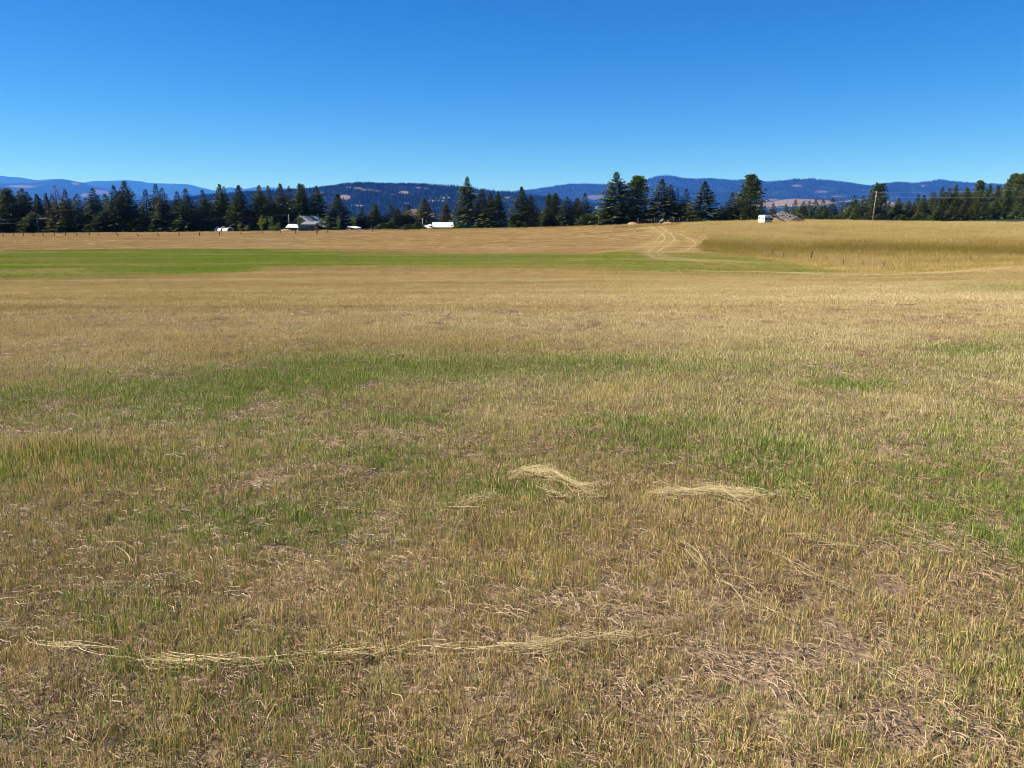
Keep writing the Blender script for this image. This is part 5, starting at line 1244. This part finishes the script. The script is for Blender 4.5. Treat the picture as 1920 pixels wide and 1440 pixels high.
heap(520, 549, 428.5, 250, M_HAYH, 'hay_heap', 'low tan mound of dry hay in front of the white lean-to', 'heap', 2.0, 5)
for (u, v, Y, s, lab) in ((1191.5, 420.3, 216, .55, 'pale rock at the foot of the gate post'), (1186, 421.3, 215, .6, 'pale rock left of the one at the gate post'), (1243, 421.2, 214, .5, 'pale rock below the dirt heap by the gate')):
    r_ = np.random.default_rng(int(u)); import bmesh
    bm = bmesh.new(); bmesh.ops.create_icosphere(bm, subdivisions=2, radius=1)
    for w in bm.verts: w.co = Vector((w.co.x * .7, w.co.y * .55, w.co.z * .45)) * float(1 + r_.normal(0, .09))
    me = bpy.data.meshes.new('rock'); bm.to_mesh(me); bm.free(); me.materials.append(M_PALE)
    p = at(u, v, Y); q = link('rock', me, None, (p.x, p.y, gz(p.x, p.y) + .18), lab, 'rock'); q.scale = (s, s, s)

# white camping trailer
def trailer():
    Y = 186; c = at(1433.3, 416, Y); zb = gz(c.x, Y) - .05; o = Vector((c.x, Y, zb)); e = thing('camping_trailer', o, 'old white camping trailer with dark window band beside the collapsed shed', 'trailer')
    ztop = at(1433, 402.9, Y).z - zb; zl = .45; hgt = ztop - zl
    # local frame: end wall runs left and away, long side runs right and away
    ang = math.radians(22); d1 = Vector((-math.sin(ang), math.cos(ang), 0)); d2 = Vector((math.cos(ang), math.sin(ang), 0))
    def reach(d, u_to):                               # length along d until it is seen at photo column u_to
        k = (u_to - CX) / side_v(410); return float((k * Y - c.x) / (d.x - k * d.y))
    W, Lt = reach(d1, 1422), reach(d2, 1449.3)
    prof = [(0, 0), (0, hgt - .25), (.08, hgt - .08), (.25, hgt), (Lt - .8, hgt), (Lt - .45, hgt - .22), (Lt, hgt - .75), (Lt, hgt * .38), (Lt - .3, 0)]   # long side outline
    def P(s, w, z): q = d2 * s + d1 * w; return Vector((q.x, q.y, zl + z))
    n = len(prof); m = MB(); m.add([P(s, 0, z) for s, z in prof] + [P(s, W, z) for s, z in prof], [tuple(range(n)), tuple(range(n, 2 * n))[::-1]] + [(i, n + i, n + (i + 1) % n, (i + 1) % n) for i in range(n)]); m.obj('body', M_WPAINT, e)
    nrm = -d1 * .012
    def panel(nm, s0, s1, z0, z1, mat, off=.012): q = MB(); a = -d1 * off; q.slab(P(s0, 0, z0) + a, P(s1, 0, z0) + a, P(s1, 0, z1) + a, P(s0, 0, z1) + a, off * .8); return q.obj(nm, mat, e)
    panel('lower_panel', .12, Lt - .3, .05, hgt * .28, M_TAN); w = panel('window_band', .15, Lt - .06, hgt * .32, hgt * .60, M_GLASS, .02)
    panel('vent', Lt * .40, Lt * .62, hgt * .78, hgt * .86, M_DARK); panel('stripe', .12, Lt - .5, hgt * .62, hgt * .66, M_GREY)
    for (s0, s1) in ((.33, .36), (.66, .69)): panel('window_bar', .15 + (Lt - .2) * s0, .15 + (Lt - .2) * s1, hgt * .32, hgt * .60, M_GREY, .035)
    def panel2(nm, w0, w1, z0, z1, mat): q = MB(); a = -d2 * .015; q.slab(P(0, w1, z0) + a, P(0, w0, z0) + a, P(0, w0, z1) + a, P(0, w1, z1) + a, .012); q.obj(nm, mat, e)
    panel2('window', W * .78, W * .93, hgt * .50, hgt * .68, M_GLASS); panel2('window', W * .56, W * .64, hgt * .53, hgt * .68, M_GLASS); panel2('window', W * .14, W * .28, hgt * .46, hgt * .58, M_GLASS)
    for w_ in (.15, W - .15):
        q = MB(); cpt = P(Lt * .5, w_, -.12); q.tube([cpt - d1 * .1, cpt + d1 * .1], .32, 12); wh = q.obj('wheel', M_RUBBER, e); q = MB(); sg = -1 if w_ < 1 else 1; q.tube([cpt + d1 * sg * .08, cpt + d1 * sg * .13], .16, 10); q.obj('hub', M_WIRE, wh)
    q = MB(); q.tube([P(Lt - .3, W / 2, 0), P(Lt + .9, W / 2, -.08)], .05, 5); q.obj('tow_bar', M_DARK, e)
trailer()

# collapsed shed: the roof lies slanting on the ground, its shakes in broken courses over rafters
def collapsed():
    Y = 188; A, B, C, D = at(1447.5, 402.2, 188), at(1466.5, 396.6, 192), at(1495, 406.3, 190), at(1476, 418.2, 184.5)
    o = at(1478, 417, 188); o.z = gz(o.x, 188) - .05; e = thing('collapsed_shed', o, 'collapsed wooden shed, weathered slatted roof slumped beside the white trailer', 'shed')
    A, B, C, D = [p - o for p in (A, B, C, D)]; n = (B - A).cross(D - A).normalized(); n = n if n.z > 0 else -n
    def S(u, v): return (A * (1 - u) + B * u) * (1 - v) + (D * (1 - u) + C * u) * v     # u across A-B, v down A-D
    for u in np.linspace(.02, .98, 6):                # rafters running down the slope
        m = MB(); m.tube([S(u, -.02) - n * .10, S(u, 1.04) - n * .10], .09, 5); m.obj('rafter', M_DWOOD, e)
    rows, cols = 9, 6; r = random.Random(5)
    for j in range(rows):
        for i in range(cols):
            if r.random() < .09: continue
            u0, u1 = i / cols + r.uniform(.0, .025), (i + 1) / cols - r.uniform(.0, .03); v0, v1 = j / rows + r.uniform(0, .02), (j + 1) / rows - r.uniform(.022, .05); lift = n * r.uniform(.02, .12)
            m = MB(); m.slab(*[S(*q) + lift for q in ((u0, v1), (u1, v1), (u1, v0), (u0, v0))], .05); m.obj('shake_panel', M_SHAKE, e)
    m = MB(); m.tube([A + n * .1, D + n * .05], .11, 5); m.obj('rake_beam', M_DWOOD, e)
    m = MB(); q0, q1, q2 = C - n * .1, at(1508, 413.6, 191) - o, at(1484, 416.5, 187) - o; m.slab(q0, at(1510, 415, 188) - o, q2, S(.8, .98) - n * .1, .1); m.obj('gap_shade_slab', M_DWOOD, e)  # dark slab added for the shade in the gap under the roof's right end
    m = MB(); m.tube([C - n * .05, at(1510, 413.8, 192) - o], .1, 5); m.obj('beam', M_GWOOD, e)
    m = MB(); m.tube([at(1449, 409, 186.5) - o, at(1459, 411.5, 186) - o], .14, 5); m.obj('beam', M_PALE, e)
    for (a, b) in (((1494, 408), (1494, 417)), ((1503, 411), (1504, 416.5))):
        m = MB(); m.tube([at(*a, 189) - o, at(*b, 189) - o], .09, 5); m.obj('post', M_DWOOD, e)
collapsed()

# far white farmhouse down in the valley
p = at(1121, 388.5, 2350); e = thing('farmhouse', (p.x, p.y, p.z - 6), 'tiny far white farmhouse among dark trees in the blue gap', 'house')
m = MB(); m.box((0, 0, 4), (13, 9, 5)); m.obj('wall', M_WPAINT, e)
m = MB(); m.slab((-7, -5, 6.2), (7, -5, 6.2), (7, 0, 8.2), (-7, 0, 8.2), .3); m.slab((7, 5, 6.2), (-7, 5, 6.2), (-7, 0, 8.22), (7, 0, 8.22), .3); m.obj('roof', M_BLUE, e)

# ------------------------------------------------------------------ straw left lying on the stubble
def straw_wisp(pts, n, spread, ln, label, w=.0017, lift=.04, along=.18, seed=1):
    """loose straws laid along a path of photo pixels on the ground"""
    r = np.random.default_rng(seed); path = smooth_line([hit(u, v) for u, v in pts], 50)
    o = np.array([path[25, 0], path[25, 1]]); o3 = Vector((o[0], o[1], gz(*o)))
    dn = .4 + np.clip((vnoise(np.arange(49) / 5.0, np.zeros(49), seed + 200) - .25) * 2.2, 0, 1.2); idx = r.choice(49, n, p=dn / dn.sum()) + r.random(n) * .98; idx = np.minimum(idx, 48.9); i0 = idx.astype(int); f = (idx - i0)[:, None]
    c = path[i0] * (1 - f) + path[i0 + 1] * f; tg = path[i0 + 1] - path[i0]; tg /= np.linalg.norm(tg, axis=1, keepdims=True) + 1e-9
    nr = np.stack([-tg[:, 1], tg[:, 0]], -1); off = r.normal(0, spread, n); c = c + nr * off[:, None]
    a = r.normal(0, along, n) + (r.random(n) < .12) * r.normal(0, .9, n); d = tg * np.cos(a)[:, None] + nr * np.sin(a)[:, None]; nn = np.stack([-d[:, 1], d[:, 0]], -1)
    L_ = ln * r.uniform(.4, 1.1, n); cv = r.normal(0, .10, n) * L_; w_ = w * r.uniform(.7, 1.4, n); z0 = lift * np.exp(-(off / (spread * 1.4)) ** 2) * r.uniform(.3, 1.25, n) + .012
    arch = r.uniform(-.02, .03, n) * L_ / .4; tilt = r.normal(0, .04, n); V = []
    for s in (-.5, -.17, .17, .5):
        k = 1 - (2 * s) ** 2; q = c + d * (L_ * s)[:, None] + nn * (cv * k)[:, None]
        z = ground(q[:, 0], q[:, 1]) + z0 + arch * k + tilt * s * 2 * L_
        for sd in (-1, 0, 1): qq = q + nn * (w_ * sd / 2)[:, None]; V.append(np.stack([qq[:, 0] - o[0], qq[:, 1] - o[1], z - o3.z + (sd == 0) * w_ * .5], -1))
    V = np.stack(V, 1).reshape(-1, 3); tri = []
    for s in range(3):
        for q in range(2): b = s * 3 + q; tri.append((b, b + 1, b + 4, b + 3))
    Fc = (np.arange(n)[:, None, None] * 12 + np.array(tri)[None]).reshape(-1, 4)
    rn = np.repeat(np.clip(r.normal(.5, .33, n), 0, 1), 12)
    me = mesh_of('straw_wisp', V, Fc, M_STRAW, False, {'rnd': rn * .9, 'tone': np.full(len(V), .36)})
    link('straw_wisp', me, None, o3, label, 'straw', 'wisps of cut straw on the stubble', 'stuff')
straw_wisp([(975, 903), (990, 898), (1012, 898), (1042, 906), (1070, 920), (1095, 930)], 190, .022, .26, 'arched wisp of pale straw, left of the long flat wisp in mid field', lift=.06, seed=1, along=.12)
straw_wisp([(1010, 930), (1050, 945), (1095, 932), (1120, 930)], 60, .08, .22, 'loose tangled straw under the arched wisp', lift=.05, along=.5, seed=2)
straw_wisp([(1245, 938), (1270, 938), (1310, 936), (1345, 935), (1385, 941), (1415, 945), (1438, 944)], 210, .024, .27, 'long flat wisp of pale straw right of the arched wisp', lift=.06, seed=3, along=.12)
straw_wisp([(1330, 935), (1360, 945), (1385, 962), (1395, 972)], 22, .03, .22, 'few straws hanging off the middle of the long flat wisp', lift=.06, seed=4)
straw_wisp([(1440, 952), (1470, 938), (1495, 932), (1520, 945)], 26, .02, .26, 'thin straws forming a small peak at the right end of the flat wisp', lift=.07, along=.25, seed=5)
straw_wisp([(860, 958), (890, 950), (935, 944)], 40, .02, .22, 'small short wisp of straw left of the arched wisp', lift=.06, seed=6)
straw_wisp([(600, 962), (680, 960), (780, 965), (870, 962)], 34, .12, .2, 'thinly strewn straw in the grass left of the small short wisp', lift=.03, along=.4, seed=7)
straw_wisp([(20, 1205), (150, 1228), (280, 1250), (380, 1254), (470, 1258), (560, 1250), (640, 1240)], 95, .010, .26, 'left half of the long straw line across the foreground', lift=.035, seed=8, w=.0017, along=.14)
straw_wisp([(640, 1240), (760, 1234), (900, 1232), (985, 1230), (1060, 1214), (1150, 1206), (1215, 1203)], 105, .010, .26, 'right half of the long straw line across the foreground', lift=.035, seed=9, w=.0017, along=.14)
straw_wisp([(1285, 1045), (1340, 1090), (1390, 1130), (1425, 1175)], 40, .08, .30, 'criss-cross bundle of yellow straw in the right foreground', lift=.06, along=.45, seed=10, w=.0018)
straw_wisp([(1480, 1070), (1515, 1095), (1565, 1118)], 8, .015, .32, 'few long single straws right of the criss-cross bundle', lift=.07, along=.12, seed=11, w=.0018)
straw_wisp([(1490, 1022), (1540, 1030), (1580, 1036)], 20, .018, .2, 'short pale wisp above the criss-cross bundle at right', lift=.05, along=.25, seed=12)
straw_wisp([(1660, 962), (1690, 985), (1710, 1010)], 6, .02, .34, 'thin standing straws in the dark green patch at right', lift=.10, along=.3, seed=13)
straw_wisp([(1690, 1020), (1760, 1045), (1840, 1060)], 16, .12, .2, 'scattered straw below the dark green patch at right', lift=.03, along=.6, seed=14)
straw_wisp([(140, 1020), (200, 1045), (290, 1082)], 7, .03, .32, 'thin slanting straws in the left foreground grass', lift=.06, along=.25, seed=15)
